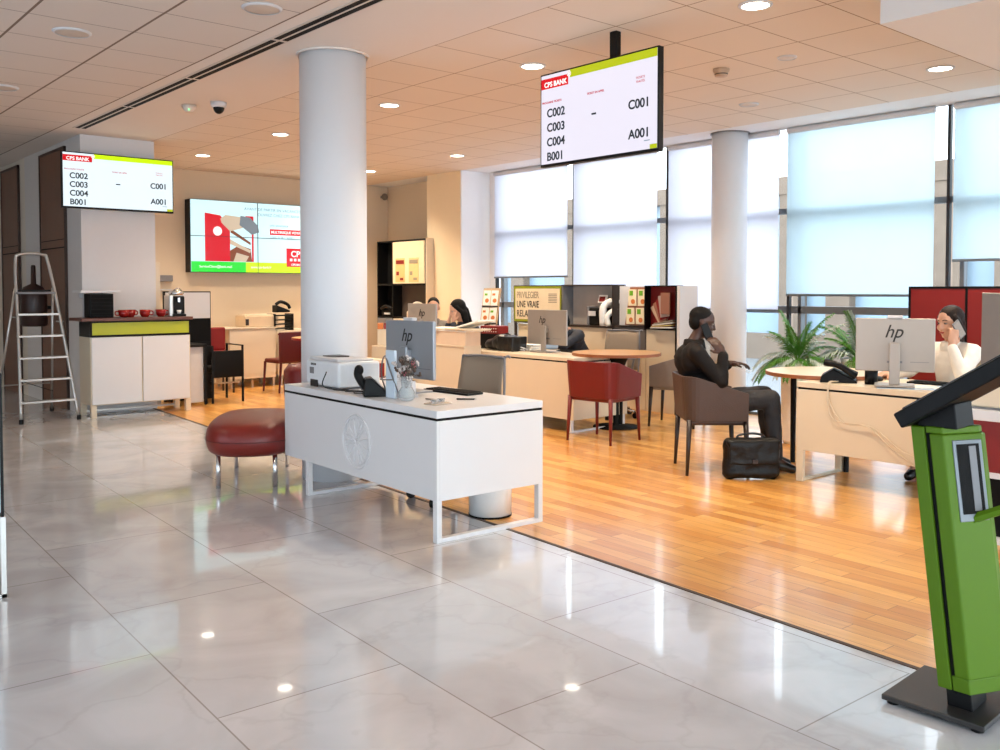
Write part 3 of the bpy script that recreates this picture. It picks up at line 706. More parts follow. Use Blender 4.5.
def task_chair(lab, loc, rz, z=.0, group=None, leg=True):
    """mesh task chair, open side towards +x"""
    t = thing('office_chair', lab, 'chair', loc, rz, group)
    for k in range(5):
        a = 2*PI*k/5+.35; c, s = math.cos(a), math.sin(a)
        l = MB().tube([(0, 0, .10), (.15*c, .15*s, .095), (.29*c, .29*s, .075)], .016, r1=.011).build('base_arm', M_chrome, t, smooth=True)
        MB().cyl((.30*c-.02*s, .30*s+.02*c, .032), (.30*c+.02*s, .30*s-.02*c, .032), .032, n=16).cyl((.30*c, .30*s, .05), (.29*c, .29*s, .085), .008).build('caster', M_black, l)
    MB().cyl((0, 0, .08), (0, 0, .44), .025).build('gas_column', M_chrome, t)
    MB().box(-.22, .24, -.23, .23, .44, .49).build('seat', M_mesh, t, .02)
    B = MB(); nx, nz = 8, 8; vs = []; fs = []
    for j in range(nz+1):
        for i in range(nx+1):
            u = i/nx*2-1; v = j/nz
            vs.append((-.24-.05*v-.03*(1-u*u)*1.0+.02*math.sin(PI*v), u*(.225-.02*v), .52+.44*v))
    for j in range(nz):
        for i in range(nx): a = j*(nx+1)+i; fs.append((a, a+1, a+nx+2, a+nx+1))
    B.add(vs, fs); o = B.build('backrest', M_mesh, t, smooth=True)
    sd = o.modifiers.new('s', 'SOLIDIFY'); sd.thickness = .008
    for s in (-1, 1):
        MB().tube([(-.22, s*.225, .50), (-.26, s*.222, .7), (-.285, s*.205, .96)], .009, smooth=4).build('back_frame', M_grey, t, smooth=True)
        MB().tube([(0, s*.25, .46), (.0, s*.28, .66), (-.05, s*.28, .67), (.2, s*.28, .67)], .013, smooth=3).build('armrest', M_grey, t, smooth=True)
    MB().tube([(-.285, -.205, .96), (-.315, 0, .965), (-.285, .205, .96)], .009, smooth=4).tube([(-.285, .205, .96), (-.30, .225, .975), (-.31, .235, .96)], .008, smooth=3).build('top_rail', M_grey, t, smooth=True)
    return t
def monitor(lab, loc, rz, w, h, zb, m, tilt=0., scr=(0, 0), stand=True, webcam=False, logo=.075, lx=0, lz=.66):
    """local -y is the back of the monitor (the side carrying the logo)"""
    t = thing('computer_monitor', lab, 'monitor', loc, rz)
    p = MB().box(-w/2, w/2, 0, .022, zb, zb+h).build('back_panel', m, t, .006)
    MB().box(-w/2+.006, w/2-.006, .022, .026, zb+.01, zb+h-.006).build('screen', emat('desk_screen_glow', (170, 190, 210), .5), t)
    text('hp', logo, lx*w, -.001, zb+h*lz-.03, M_text, p, name='logo', align='CENTER', shear=.35, sx=.9, bold=.0008)
    if stand:
        MB().box(-.035, .035, -.055, -.035, 0.01, zb+h*.55).build('stand_neck', m, t, .006)
        MB().box(-.03, .03, -.04, .0, zb+h*.35, zb+h*.5).build('stand_hinge', m, t, .004)
        MB().box(-.13, .13, -.13, .10, 0, .012).build('stand_foot', m, t, .005)
    MB().box(-.05, .05, -.003, 0, zb+h*.16, zb+h*.2).box(.1, .22, -.0015, 0, zb+h*.18, zb+h*.19).build('port_cover', M_grey, t)
    if webcam: MB().box(-.05, .05, -.01, .03, zb+h, zb+h+.02).build('webcam', M_lgrey, t, .004)
    return t
def desk_phone(lab, loc, rz, k=1.):
    t = thing('desk_phone', lab, 'phone', loc, rz)
    MB().prism_xz([(-.11*k, 0), (.10*k, 0), (.11*k, .015*k), (-.02*k, .07*k), (-.08*k, .12*k), (-.10*k, .11*k)], -.09*k, .09*k).build('base', M_black, t, .006)
    MB().tube([(-.10*k, -.06*k, .14*k), (-.05*k, -.06*k, .135*k), (.05*k, -.06*k, .075*k), (.10*k, -.06*k, .035*k)], .022*k, smooth=4).build('handset', M_black, t, smooth=True)
    MB().obox((-.02*k, .03*k, .085*k), (.06*k, .09*k, .004), Euler((0, .55, 0)).to_matrix()).build('display', M_grey, t)
    return t
def keyboard(lab, loc, rz, name='keyboard', w=.44, m=None):
    t = thing(name, lab, 'keyboard', loc, rz)
    MB().box(-w/2, w/2, -.07, .07, 0, .014).build('case', m or M_black, t, .004)
    K = MB()
    for i in range(15):
        for j in range(5): K.box(-w/2+.012+i*(w-.02)/15, -w/2+.012+i*(w-.02)/15+.022, -.06+j*.024, -.06+j*.024+.019, .014, .019)
    K.build('keys', M_blackm if not m else M_lgrey, t)
    return t
def mouse(lab, loc, rz):
    t = thing('computer_mouse', lab, 'mouse', loc, rz)
    MB().ball((0, 0, .012), (.055, .032, .022), 16).build('shell', M_black, t, smooth=True)
    MB().cyl((.025, -.006, .03), (.025, .006, .03), .006).build('wheel', M_grey, t)
    return t

# ------------------------------------------------------------------ reception desk
DR = -.03
t = thing('reception_desk', 'white reception desk with a round embossed emblem and thin frame legs', 'desk', (3.055, 4.095, 0), DR)
L_, D_ = 1.91, .795
MB().box(0, D_, 0, L_, .707, .75).build('top', M_white, t, .003)
MB().box(.004, D_-.004, .004, L_-.004, .692, .707).build('shadow_gap', M_black, t)
MB().box(0, .02, 0, L_, .238, .692).build('front_panel', M_white, t, .002)
MB().box(.0201, D_, 0, .02, .238, .692).build('side_panel', M_white, t, .002)
MB().box(.0201, D_, L_-.02, L_, .238, .692).build('side_panel', M_white, t, .002)
for yy in (.02, L_-.34):
    MB().box(0, .035, yy-.02, yy+.02, 0, .238).box(D_-.035, D_, yy-.02, yy+.02, 0, .238).box(.035, D_-.035, yy-.02, yy+.02, 0, .025).build('leg_frame', M_white, t, .002)
em = MB(Matrix.Translation((-.001, .885, .465)) @ Matrix.Rotation(-PI/2, 4, 'Y') @ Matrix.Scale(1.1, 4))
em.tube([(.155*math.cos(2*PI*k/48), .155*math.sin(2*PI*k/48), .002) for k in range(49)], .006, n=8)
em.tube([(.136*math.cos(2*PI*k/48), .136*math.sin(2*PI*k/48), .001) for k in range(49)], .0035, n=8)
for k in range(6):
    a = k*PI/3+PI/6; c, sn = math.cos(a), math.sin(a)
    for q in (-1, 1): em.tube([(.012*c, .012*sn, .001), (.075*c+q*.022*sn, .075*sn-q*.022*c, .001), (.125*c+q*.034*sn, .125*sn-q*.034*c, .001)], .0045, n=6, smooth=4)
    if k % 2: em.tube([(.05*c, .05*sn, .001), (.125*c, .125*sn, .001)], .004, n=6)
em.build('emblem', M_white, t, smooth=True)
def D1(x, y, z=.751):
    c, s = math.cos(DR), math.sin(DR); return (3.055+c*x-s*y, 4.095+s*x+c*y, z)
# printer: px 304..372
t = thing('laser_printer', 'white laser printer at the left end of the reception desk', 'printer', D1(.26, 1.55), DR)
MB().box(-.17, .16, -.27, .20, 0.012, .185).build('body', mat('printer_white', (222, 226, 230), .4), t, .018)
MB().prism_xz([(-.15, .186), (.14, .186), (.14, .198), (-.15, .206)], -.22, .18).build('lid', M_lgrey, t, .006)
MB().box(-.07, .07, .0, .14, .2, .21).build('paper_slot', M_dleg, t, .003)
MB().box(-.172, -.168, .08, .14, .09, .135).build('side_label', M_grey, t)
MB().box(-.174, -.168, .02, .13, .0, .05).build('side_port', M_perf, t, .004)
for k in range(4): MB().box(-.173, -.168, .05+k*.02, .06+k*.02, .15, .165).build('vent', M_dleg, t)
t = thing('printer_cable', 'black cables tangled between the white printer and the phone', 'cable', D1(0.07, 1.22))
MB().tube([(0, .18, .12), (-.04, .16, .03), (0, .02, .008), (.03, -.12, .01), (-.02, -.22, .008), (.08, -.3, .01), (.1, -.42, .012)], .004, smooth=6)\
    .tube([(0, .12, .01), (-.03, 0, .012), (.05, -.1, .01), (.02, -.2, .02), (.1, -.28, .008)], .004, smooth=6)\
    .tube([(-.02, .05, .008), (.05, -.02, .01), (-.02, -.1, .01), (.05, -.2, .01), (-.01, -.3, .01), (.12, -.36, .02)], .0035, smooth=6).build('cord', M_cableb, t, smooth=True)
# phone handset standing: px 355..385
t = thing('desk_phone', 'black desk phone with upright handset beside the white printer', 'phone', D1(.12, .87), DR-.5)
MB().prism_xz([(-.07, 0), (.09, 0), (.09, .02), (-.02, .12), (-.06, .115)], -.08, .08).build('base', M_black, t, .008)
MB().tube([(-.10, -.0, .165), (-.10, .0, .13), (-.065, .0, .07), (-.02, -.0, .04)], .026, smooth=5).ball((-.095, 0, .165), (.03, .03, .035)).ball((-.02, 0, .04), (.035, .03, .03)).build('handset', M_black, t, smooth=True)
MB().obox((.03, 0, .078), (.06, .09, .004), Euler((0, .85, 0)).to_matrix()).build('display', M_lgrey, t)
# document organiser: px 387..402, y 350..398
t = thing('desk_organiser', 'white upright organiser panel standing before the reception monitor', 'organiser', D1(.15, .70), DR)
MB().prism([(-.02, -.055), (.0, -.055), (.0, .045), (-.02, .045)], 0, .30).build('front_panel', mat('organiser_white', (206, 222, 236), .25), t, .003)
MB().prism([(.0, .03), (.14, .03), (.14, .045), (.0, .045)], 0, .18).box(0, .14, -.055, -.04, 0, .1).box(0, .16, -.055, .045, 0, .012).build('pocket', M_lgrey, t, .002)
t = thing('charging_cable', 'grey cable looped around the white organiser panel', 'cable', D1(.2, .76))
MB().tube([(.05, .16, .008), (.0, .14, .12), (-.02, .1, .22), (-.05, .02, .26), (-.08, -.05, .22), (-.08, -.10, .14), (-.04, -.12, .02)], .005, smooth=6)\
    .tube([(-.09, -.12, .12), (-.10, 0.0, .115), (-.02, .05, .13)], .004, smooth=6).tube([(-.1, .22, .03), (-.13, .17, .05), (-.1, .1, .03), (-.05, .12, .004)], .005, smooth=6).build('cord', M_grey, t, smooth=True)
monitor('silver blue computer monitor with logo on the white reception desk', D1(.42, .92), -1.50, .50, .385, .09, M_monb1, logo=.12, lx=-.05, lz=.72, webcam=True)
t = thing('flower_vase', 'round clear glass vase with a dried pink and grey bouquet', 'vase', D1(.15, .535))
MB().lathe([(0, 0), (.035, 0), (.05, .015), (.052, .05), (.032, .085), (.036, .12), (.042, .15), (.038, .15), (.03, .12), (.026, .085), (.046, .05), (.044, .018), (0, .012)], 28).build('glass_body', M_vase, t, smooth=True)
MB().lathe([(0, .013), (.043, .02), (.045, .05), (.03, .075), (0, .075)], 24).build('water', mat('water_tint', (200, 206, 206), .1), t, smooth=True)
fl = [mat('dried_grey', (96, 92, 88), .8), mat('dried_pale', (196, 188, 184), .8), mat('dried_pink', (206, 120, 130), .8), mat('dried_brown', (88, 70, 60), .8)]
St = MB()
for k in range(96):
    a = random.uniform(0, 2*PI); r = random.uniform(.0, .085); h = random.uniform(.15, .27)-r*.3
    St.tube([(0, 0, .05), (r*.4*math.cos(a), r*.4*math.sin(a), .14), (r*math.cos(a), r*math.sin(a), h)], .0012, n=4, smooth=2)
    if k % 2 == 0:
        b = MB()
        for j in range(7): b.ball((r*math.cos(a)+random.uniform(-.012, .012), r*math.sin(a)+random.uniform(-.012, .012), h+random.uniform(-.012, .012)), random.uniform(.005, .010), 6)
        b.build('flower', fl[[0, 3, 1, 0, 3, 1, 0, 2, 3, 1][(k//2) % 10]], t)
St.build('stems', fl[3], t)
keyboard('black keyboard in the middle of the white reception desk', D1(.62, .70), PI/2+.1+DR)
mouse('black computer mouse beside the reception keyboard', D1(.56, 1.13), PI/2)
t = thing('glass_tray', 'clear glass tray with two small candle cups on the reception desk', 'tray', D1(.19, .26), DR+.2)
MB().box(-.07, .07, -.05, .05, 0, .008).build('plate', mat('tray_smoke', (190, 176, 160), .15), t, .003)
for x in (-.03, .03): MB().lathe([(0, .008), (.018, .008), (.024, .03), (.02, .03), (0, .012)], 16, (x, 0, 0)).build('glass_cup', M_vase, t, smooth=True)
t = thing('ballpoint_pen', 'black pen lying near the right edge of the reception desk', 'pen', D1(.44, .31), DR-.7)
MB().cyl((-.06, 0, .006), (.05, 0, .006), .005).build('barrel', M_black, t)
MB().cyl((.05, 0, .006), (.065, 0, .006), .005, .001).build('tip', M_chrome, t)
t = thing('ballpoint_pen', 'thin brown pen beside the glass vase', 'pen', D1(.27, .43), DR-1.2)
MB().cyl((-.05, 0, .006), (.05, 0, .006), .004).build('barrel', M_dleg, t)
MB().cyl((.05, 0, .006), (.062, 0, .006), .004, .001).build('tip', M_chrome, t)
t = thing('waste_bin', 'white cylindrical waste bin with black foot under the reception desk', 'bin', (3.72, 4.42, 0))
MB().lathe([(0, .012), (.135, .012), (.142, .36), (.136, .36), (.13, .03), (0, .03)], 40).build('bin_body', M_cer, t, smooth=True)
MB().lathe([(0, 0), (.138, 0), (.138, .012), (0, .012)], 40).build('foot_ring', M_black, t)
task_chair('taupe mesh office chair behind the white reception desk', (3.82, 4.92, 0), PI+.1)
# red pouf bench left
t = thing('bench_pouf', 'long rounded red leather bench on chrome legs left of the reception desk', 'bench', (3.125, 6.505, 0), .988)
B = MB(); prof = [(0, .22), (.84, .22), (.95, .25), (1.0, .31), (1.0, .38), (.94, .44), (.80, .475), (.4, .495), (.0, .50)]
n = 48; vs = []; fs = []
for f, z in prof:
    for i in range(n):
        a = 2*PI*i/n; ex = .62; c, s = math.cos(a), math.sin(a)
        x = .55*math.copysign(abs(c)**.72, c); y = .34*math.copysign(abs(s)**.72, s)
        vs.append((x*max(f, .001), y*max(f, .001), z))
for k in range(len(prof)-1):
    for i in range(n): fs.append((k*n+i, k*n+(i+1) % n, (k+1)*n+(i+1) % n, (k+1)*n+i))
B.add(vs, fs); o = B.build('cushion', M_brick, t, smooth=True); ss = o.modifiers.new('s', 'SUBSURF'); ss.levels = 1; ss.render_levels = 1
MB().tube([(.55*1.003*math.copysign(abs(math.cos(a))**.72, math.cos(a)), .34*1.003*math.copysign(abs(math.sin(a))**.72, math.sin(a)), .345) for a in [2*PI*i/40 for i in range(41)]], .003, smooth=1).build('seam', M_dred, t, smooth=True)
for x, y in ((-.40, -.19), (-.40, .21), (.36, -.2), (.36, .2)):
    MB().cyl((x, y, 0), (x, y, .25), .017).build('leg', M_chrome, t, smooth=True)

# ------------------------------------------------------------------ left edge panel
t = thing('display_stand', 'white framed panel on a thin metal frame cut by the left edge', 'display stand', (.985, 4.70, 0))
MB().box(-.6, 0.0, -.02, .02, .40, 1.03).build('panel', mat('panel_blue_white', (206, 222, 234), .3), t, .003)
MB().box(0.0, .012, -.025, .025, .38, 1.045).build('edge', M_black, t)
MB().box(-.005, .02, -.02, .02, 0, .38).box(-.6, .02, -.02, .02, 0, .02).build('leg_frame', M_alu, t, .002)

# ------------------------------------------------------------------ middle desk row
t = thing('middle_desk', 'cream desk with black edge line in the middle of the office', 'desk', (6.45, 6.38, 0))
MB().box(0, .80, 0, 1.80, .715, .75).build('top', M_cream, t, .003)
MB().box(.004, .796, .004, 1.79, .70, .715).build('shadow_gap', M_black, t)
MB().box(0, .02, 0.0, 1.80, .13, .70).build('front_panel', M_cream, t, .002)
MB().box(.02, .8, 0, .02, .13, .70).build('side_panel', M_cream, t, .002)
MB().box(.02, .8, 1.78, 1.8, .13, .70).build('side_panel', M_cream, t, .002)
for yy in (.03, 1.45): MB().box(0, .035, yy, yy+.035, 0, .13).box(.765, .8, yy, yy+.035, 0, .13).box(.035, .765, yy, yy+.035, 0, .02).build('leg_frame', M_white, t, .002)
MB().box(.15, .6, 1.0, 1.7, .03, .13).build('cable_tray', M_dleg, t)
def round_table(lab, x, y, r, zt, edge, top, legs):
    t = thing('round_table', lab, 'table', (x, y, 0))
    MB().cyl((0, 0, zt-.03), (0, 0, zt-.002), r, n=56).build('tabletop', edge, t)
    MB().cyl((0, 0, zt-.002), (0, 0, zt), r-.006, n=56).build('top_surface', top, t)
    for lx, ly in legs: MB().cyl((lx, ly, 0), (lx, ly, zt-.03), .02, .024).build('leg', M_black, t)
    return t
t = round_table('oak round meeting table at the end of the middle cream desk', 7.10, 6.40, .46, .782, M_tableedge, M_tableoak, ((.05, -.02),))
MB().lathe([(0, 0), (.24, 0), (.24, .012), (.03, .03), (.03, .5), (.12, .72), (.3, .752), (0, .752)], 32).build('pedestal', M_blackm, t, smooth=True)
armchair('glossy red leather armchair with red legs at the oak round table', M_red, M_red, (6.42, 5.93, 0), .12)
armchair('grey leather armchair behind the oak round table', M_gleather, M_dleg, (7.72, 6.12, 0), PI-1.15)
monitor('beige computer monitor with logo on the middle cream desk', (6.88, 7.22, .751), -PI/2+.02, .60, .38, .08, M_monb, logo=.11, lx=-.12, lz=.7)
keyboard('black keyboard behind the monitor on the middle desk', (7.08, 7.0, .751), PI/2-.1)
t = thing('cable_bundle', 'white looped cables beside the middle desk monitor', 'cable', (6.72, 7.55, .751))
MB().tube([(0, .25, .01), (.0, .2, .09), (0, .1, .1), (.02, 0, .03), (.05, -.1, .01)], .008, smooth=6).tube([(.02, .1, .01), (.0, .05, .05), (.03, -.02, .05), (.05, -.15, .02)], .007, smooth=6).tube([(.05, .3, .01), (.1, .1, .03), (.08, -.05, .02)], .006, smooth=5).build('cord', M_lgrey, t, smooth=True)
t = thing('shoulder_bag', 'slouched black bag lying at the far end of the middle desk', 'bag', (6.74, 7.78, .751), PI/2)
b = MB().ball((0, 0, .08), (.17, .11, .10)).ball((-.16, 0, .08), (.12, .12, .10)).ball((.14, 0, .06), (.14, .1, .07)).box(-.28, -.02, -.11, .11, .0, .16)
b.build('bag_body', M_shoe, t, remesh=.012, wrinkle=.012)
MB().tube([(-.05, -.1, .12), (.06, -.13, .18), (.18, -.12, .13), (.24, -.1, .04)], .01, smooth=5).build('handle', M_shoe, t, smooth=True)
# printer / white objects at the back of that desk
t = thing('paper_stack', 'curled white papers behind the black bag by the window', 'papers', (6.98, 7.62, .751))
for k in range(3): MB().obox((0, 0, .012+k*.022), (.20, .26, .018), rot(k*.12)).build('sheet_bundle', M_paper, t, .006)
task_chair('taupe mesh office chair behind the round table, empty', (7.66, 6.98, 0), PI+.25)

# low cabinet left of the middle desk
t = thing('return_cabinet', 'cream cabinet with upper box behind the reception monitor', 'cabinet', (6.20, 7.80, 0), 0)
MB().box(0, .235, 0, .95, .05, .80).build('body', M_cream, t, .004)
MB().box(-.01, .235, 0, .97, .80, .815).build('top', M_cream, t, .002)
MB().box(.01, .225, -.0, .93, .815, .965).build('upper_box', mat('upper_box', (222, 200, 176), .4), t, .004)
MB().box(.0, .235, -.01, .96, .965, .98).build('upper_top', M_paper, t, .002)
MB().box(.002, .01, .72, .82, .83, .93).build('side_opening', M_dleg, t)
for x, y in ((.03, .03), (.19, .03), (.03, .9), (.19, .9)): MB().box(x, x+.03, y, y+.03, 0, .05).build('leg', M_alu, t)
t = thing('open_binder', 'open white binder and loose papers spread on the cream cabinet', 'papers', (6.34, 8.2, .981), .1)
MB().obox((0, .1, .012), (.3, .36, .02), Euler((0, 0, .2)).to_matrix()).build('left_page', M_paper, t, .004)
MB().obox((.05, -.28, .06), (.3, .40, .02), Euler((-.25, 0, .1)).to_matrix()).build('right_page', M_paper, t, .004)
MB().obox((-.05, -.3, .012), (.26, .5, .018), Euler((0, 0, -.1)).to_matrix()).build('cover', M_cream, t, .004)
t = thing('red_box', 'small dotted red box behind the open binder', 'box', (6.90, 8.12, .751), .2)
MB().box(-.1, .1, -.13, .13, 0.17, .26).build('box_body', M_redp, t, .004)
MB().box(-.1, .1, -.13, .13, 0.0, .17).build('box_stand', M_black, t, .004)
for i in range(7):
    for j in range(2): MB().ball((-.101, -.1+i*.033, .195+j*.035), .007, 8).build('dot', M_paper, t)
def leaflets(t, w, h, n, m, lean=.0):
    pass
t = thing('brochure_stand', 'tilted brochure stand with four leaflets beside the first window', 'brochure stand', (7.86, 9.42, .72), FACE_X+.35)
R_ = Euler((-.22, 0, 0)).to_matrix().to_4x4()
def tb(x0, x1, y0, y1, z0, z1, name, m): return MB(R_).box(x0, x1, y0, y1, z0, z1).build(name, m, t)
tb(-.13, .13, 0, .02, .25, .75, 'back_board', mat('stand_board', (190, 160, 126), .5))
tb(-.12, .12, -.03, 0, .25, .27, 'ledge', M_dleg); tb(-.12, .12, -.02, 0, .49, .505, 'ledge', M_dleg)
for i in range(2):
    for j in range(2):
        x = -.115+i*.12; z = .27+j*.235
        p = tb(x, x+.105, -.012, -.002, z, z+.21, 'leaflet', M_paper)
        MB(R_).box(x+.015, x+.06, -.014, -.012, z+.14, z+.17).build('leaflet_mark', M_grprint if (i+j) % 2 else M_orange, p)
        MB(R_).cyl((x+.06, -.012, z+.07), (x+.06, -.015, z+.07), .03, n=14).build('leaflet_picture', M_orange, p)
MB().box(-.14, .14, -.05, .14, 0, .03).box(-.03, .03, .0, .05, 0, .3).build('foot', M_dleg, t)
# side table under the stand and behind desks
t = thing('back_counter', 'low cream counter along the first window behind the desks', 'counter', (7.62, 8.9, 0))
MB().box(0, .6, 0, 1.2, .68, .72).build('top', M_cream, t, .003)
MB().box(.02, .58, .02, 1.18, 0.0, .68).build('body', M_cream, t, .003)
MB().box(-.004, .02, .58, .60, .05, .66).build('door_gap', M_dleg, t)

# ------------------------------------------------------------------ partition row along the window (x = 8.3)
PX = 8.30
t = thing('poster_frame', 'olive edged poster board reading privilegier une vraie relation', 'poster', (PX, 8.89, .99), FACE_X)
MB().box(-.47, .47, 0, .03, 0, .50).build('frame', M_dleg, t, .003)
f = MB().box(-.455, .455, -.004, 0, .015, .485).build('olive_border', M_olive, t)
MB().box(-.43, .43, -.006, -.004, .045, .455).build('poster_sheet', mat('poster_cream', (232, 214, 182), .5), t)
text('PRIVILEGIER', .125, -.40, -.008, .33, M_textg, t, sx=.66, bold=.001)
text('UNE VRAIE', .125, -.40, -.008, .205, M_text, t, sx=.72, bold=.001)
text('RELATION', .125, -.40, -.008, .08, M_text, t, sx=.8, bold=.001)
for k in range(6): MB().box(.22, .38, -.0075, -.006, .27+k*.022, .279+k*.022).build('small_print', M_textg, t)
for x in (-.46, .43): MB().box(x, x+.03, .0, .03, -.99, 0).build('post', M_dleg, t)
t = thing('low_cabinet', 'cream low cabinets below the privilege poster', 'cabinet', (PX, 8.89, 0), FACE_X)
MB().box(-.42, .42, .04, .4, 0, .95).build('body', M_cream, t, .004)
MB().box(-.42, .42, .03, .42, .95, .97).build('top', M_cream, t, .003)
t = thing('shelf_niche', 'grey lined open niche unit holding the coin machine', 'shelf unit', (PX, 7.98, 0), FACE_X)
MB().box(-.45, .44, .20, .23, .97, 1.48).build('back_panel', mat('niche_grey', (184, 176, 168), .6), t)
MB().box(-.45, -.435, 0, .2, .97, 1.48).build('left_panel', M_grey, t)
MB().box(-.45, .44, 0, .23, 1.48, 1.495).build('top_board', M_dleg, t)
MB().box(.425, .44, 0, .2, .0, 1.48).build('right_panel', M_dleg, t)
MB().box(-.45, .425, .0, .23, .96, .985).build('shelf', M_dleg, t)
MB().box(-.45, .425, .02, .40, .0, .96).build('lower_body', M_cream, t, .003)
t = thing('coin_machine', 'black and white counting machine with a small red display in the grey niche', 'machine', (PX+.10, 7.83, .986), FACE_X)
MB().box(-.12, .12, -.10, .09, 0, .22).build('body', M_black, t, .02)
MB().box(-.16, -.12, -.10, .09, 0, .24).build('left_side', M_grey, t, .015)
MB().tube([(.13, -.1, .0), (.13, -.1, .22), (.16, .0, .30), (.28, .05, .30)], .045, smooth=5).tube([(.22, -.1, .0), (.20, -.1, .12), (.26, .0, .22)], .035, smooth=5).build('white_cowl', M_cer, t, smooth=True)
MB().box(-.10, .02, -.125, -.12, .12, .18).build('front_window', M_lgrey, t)
MB().obox((.03, 0, .33), (.14, .012, .10), Euler((-.3, 0, 0)).to_matrix()).box(.02, .04, -.01, .01, .2, .3).build('display', M_paper, t)
MB().obox((.03, -.012, .33), (.09, .006, .06), Euler((-.3, 0, 0)).to_matrix()).build('red_screen', M_redp, t)
t = thing('leaflet_bay', 'white display bay with a slanted rack of green marked leaflets', 'brochure stand', (PX, 7.29, 0), FACE_X)
MB().box(-.25, .245, .12, .16, 1.0, 1.475).build('back_panel', M_white, t)
MB().box(-.25, .245, 0, .16, .985, 1.0).build('shelf', M_dleg, t)
MB().box(-.25, .245, 0.02, .16, .72, .985).build('grey_front', mat('slate_panel', (104, 98, 96), .5), t)
MB().box(-.25, .245, 0.03, .36, .0, .72).build('lower_body', M_cream, t, .003)
MB().box(-.1, .14, -.06, .02, .66, .83).build('cream_box', M_cream, t, .004)
ra = MB().prism_xz([(-.10, 1.005), (.24, 1.005), (.24, 1.46), (-.02, 1.46)], .05, .07).build('rack', mat('rack_brown', (150, 96, 70), .5), t)
for i in range(2):
    for j in range(2):
        x = -.065+i*.15+j*.03; z = 1.02+j*.22
        p = MB().box(x, x+.125, .035, .05, z, z+.195).build('leaflet', mat('leaflet_cream', (236, 222, 190), .5), ra)
        MB().box(x+.02, x+.075, .032, .035, z+.12, z+.18).build('green_mark', M_grprint, t)
        MB().cyl((x+.075, .035, z+.05), (x+.075, .031, z+.05), .03, n=14).build('picture', M_orange, t)
t = thing('red_niche', 'red lined display niche with magazines beside the seated man', 'shelf unit', (PX, 6.81, 0), FACE_X)
MB().box(-.23, .23, .10, .12, .98, 1.47).build('back_panel', M_redp, t)
MB().box(-.235, -.22, 0, .12, .96, 1.48).box(.22, .235, 0, .12, .0, 1.48).box(-.235, .235, 0, .12, 1.465, 1.48).box(-.235, .235, 0, .12, .965, .98).build('frame', M_black, t)
MB().box(-.22, .22, .02, .12, 0, .965).build('lower_body', M_cream, t, .003)
t = thing('magazine_fan', 'fanned brown magazines leaning in the red niche', 'magazines', (PX+.05, 6.81, .981), FACE_X)
for k in range(5): MB().obox((-.08+k*.035, .03-k*.014, .17+k*.03), (.13, .012, .25), Euler((0, -.6+k*.15, 0)).to_matrix()).build('magazine', [mat('mag_tan', (196, 166, 140), .4), mat('mag_brown', (150, 100, 80), .4), M_redp, mat('mag_pale', (170, 150, 140), .4), mat('mag_brown', (150, 100, 80), .4)][k], t)
t = thing('magazine_pile', 'flat pile of pale magazines at the bottom of the red niche', 'magazines', (PX+.02, 6.79, .981), FACE_X)
for k in range(4): MB().obox((.02+k*.008, -.0, .012+k*.022), (.3-.02*k, .13, .012), Euler((0, -.12*k*.4-.03, .05*k)).to_matrix()).build('magazine', [M_paper, M_gold, M_paper, M_textg][k], t)
t = thing('partition_end', 'tall white end panel right of the red magazine niche', 'panel', (8.5, 6.545, 0))
MB().box(-.2, .13, -.02, .02, .0, 1.475).build('panel', mat('panel_white', (228, 224, 222), .5, var=.02), t, .003)
MB().box(-.19, .12, -.022, .022, 0, .05).build('plinth', M_grey, t)
# right red partitions
t = thing('red_partition', 'tall red two panel partition with black frame behind the woman in white', 'partition', (PX, 2.9, 0), FACE_X)
MB().box(-1.01, 1.0, 0, .03, 1.44, 1.46).box(-1.01, -.99, 0, .03, 0, 1.44).box(-.51, -.49, 0, .03, 0, 1.44).box(.3, .32, 0, .03, 0, 1.44).build('frame', M_black, t)
for x0, x1 in ((-.99, -.51), (-.49, .3), (.32, 1.0)): MB().box(x0, x1, .006, .024, .05, 1.44).build('red_panel', M_redp, t)

# ------------------------------------------------------------------ tall shelf unit in the far corner (x = 8.2)
t = thing('shelf_unit', 'tall black framed shelf unit with poster panel in the far corner', 'shelf unit', (8.3, 12.05, 0), FACE_X)
MB().box(-.70, .66, .19, .22, 0, 2.22).build('back_board', M_blackm, t)
MB().box(-.70, -.68, 0, .2, 0, 2.22).box(.64, .66, 0, .2, 0, 2.22).box(-.70, .66, 0, .2, 2.20, 2.22).box(-.26, -.24, 0, .2, 0, 2.2).box(-.68, .64, 0, .2, 1.50, 1.53).box(-.68, .64, 0, .2, .98, 1.0).build('frame', M_black, t)
MB().box(.66, .675, -.005, .30, 0, 2.22).build('side_panel', M_wallw, t)
pb = MB().box(-.23, .63, -.01, .01, 1.53, 2.19).build('poster_panel', mat('poster_panel', (222, 204, 170), .5), t)
for k, (x, m) in enumerate(((-.15, mat('poster_tan', (214, 176, 116), .5)), (.22, mat('poster_sand', (206, 186, 128), .5)))):
    p = MB().box(x, x+.26, -.014, -.01, 1.55, 1.93).build('poster', m, pb)
    for q in ((.02, .24, 1.84, 1.90), (.03, .1, 1.66, 1.72), (.13, .22, 1.58, 1.62)): MB().box(x+q[0], x+q[1], -.018, -.014, q[2], q[3]).build('print', M_redp if k == 0 else M_textg, pb)
MB().box(-.68, -.26, .40, .2, 1.0, 1.50).build('red_panel', M_redp, t)
MB().box(-.68, -.26, -.01, .18, .72, .97).build('grey_drawer', M_grey, t, .004)
MB().box(-.68, -.26, .0, .18, .02, .70).box(-.24, .64, 0, .18, .02, .97).build('lower_door', M_cream, t, .003)
MB().box(-.23, .63, .17, .2, 1.0, 1.50).build('grey_panel', mat('brown_grey', (84, 70, 62), .6), t)
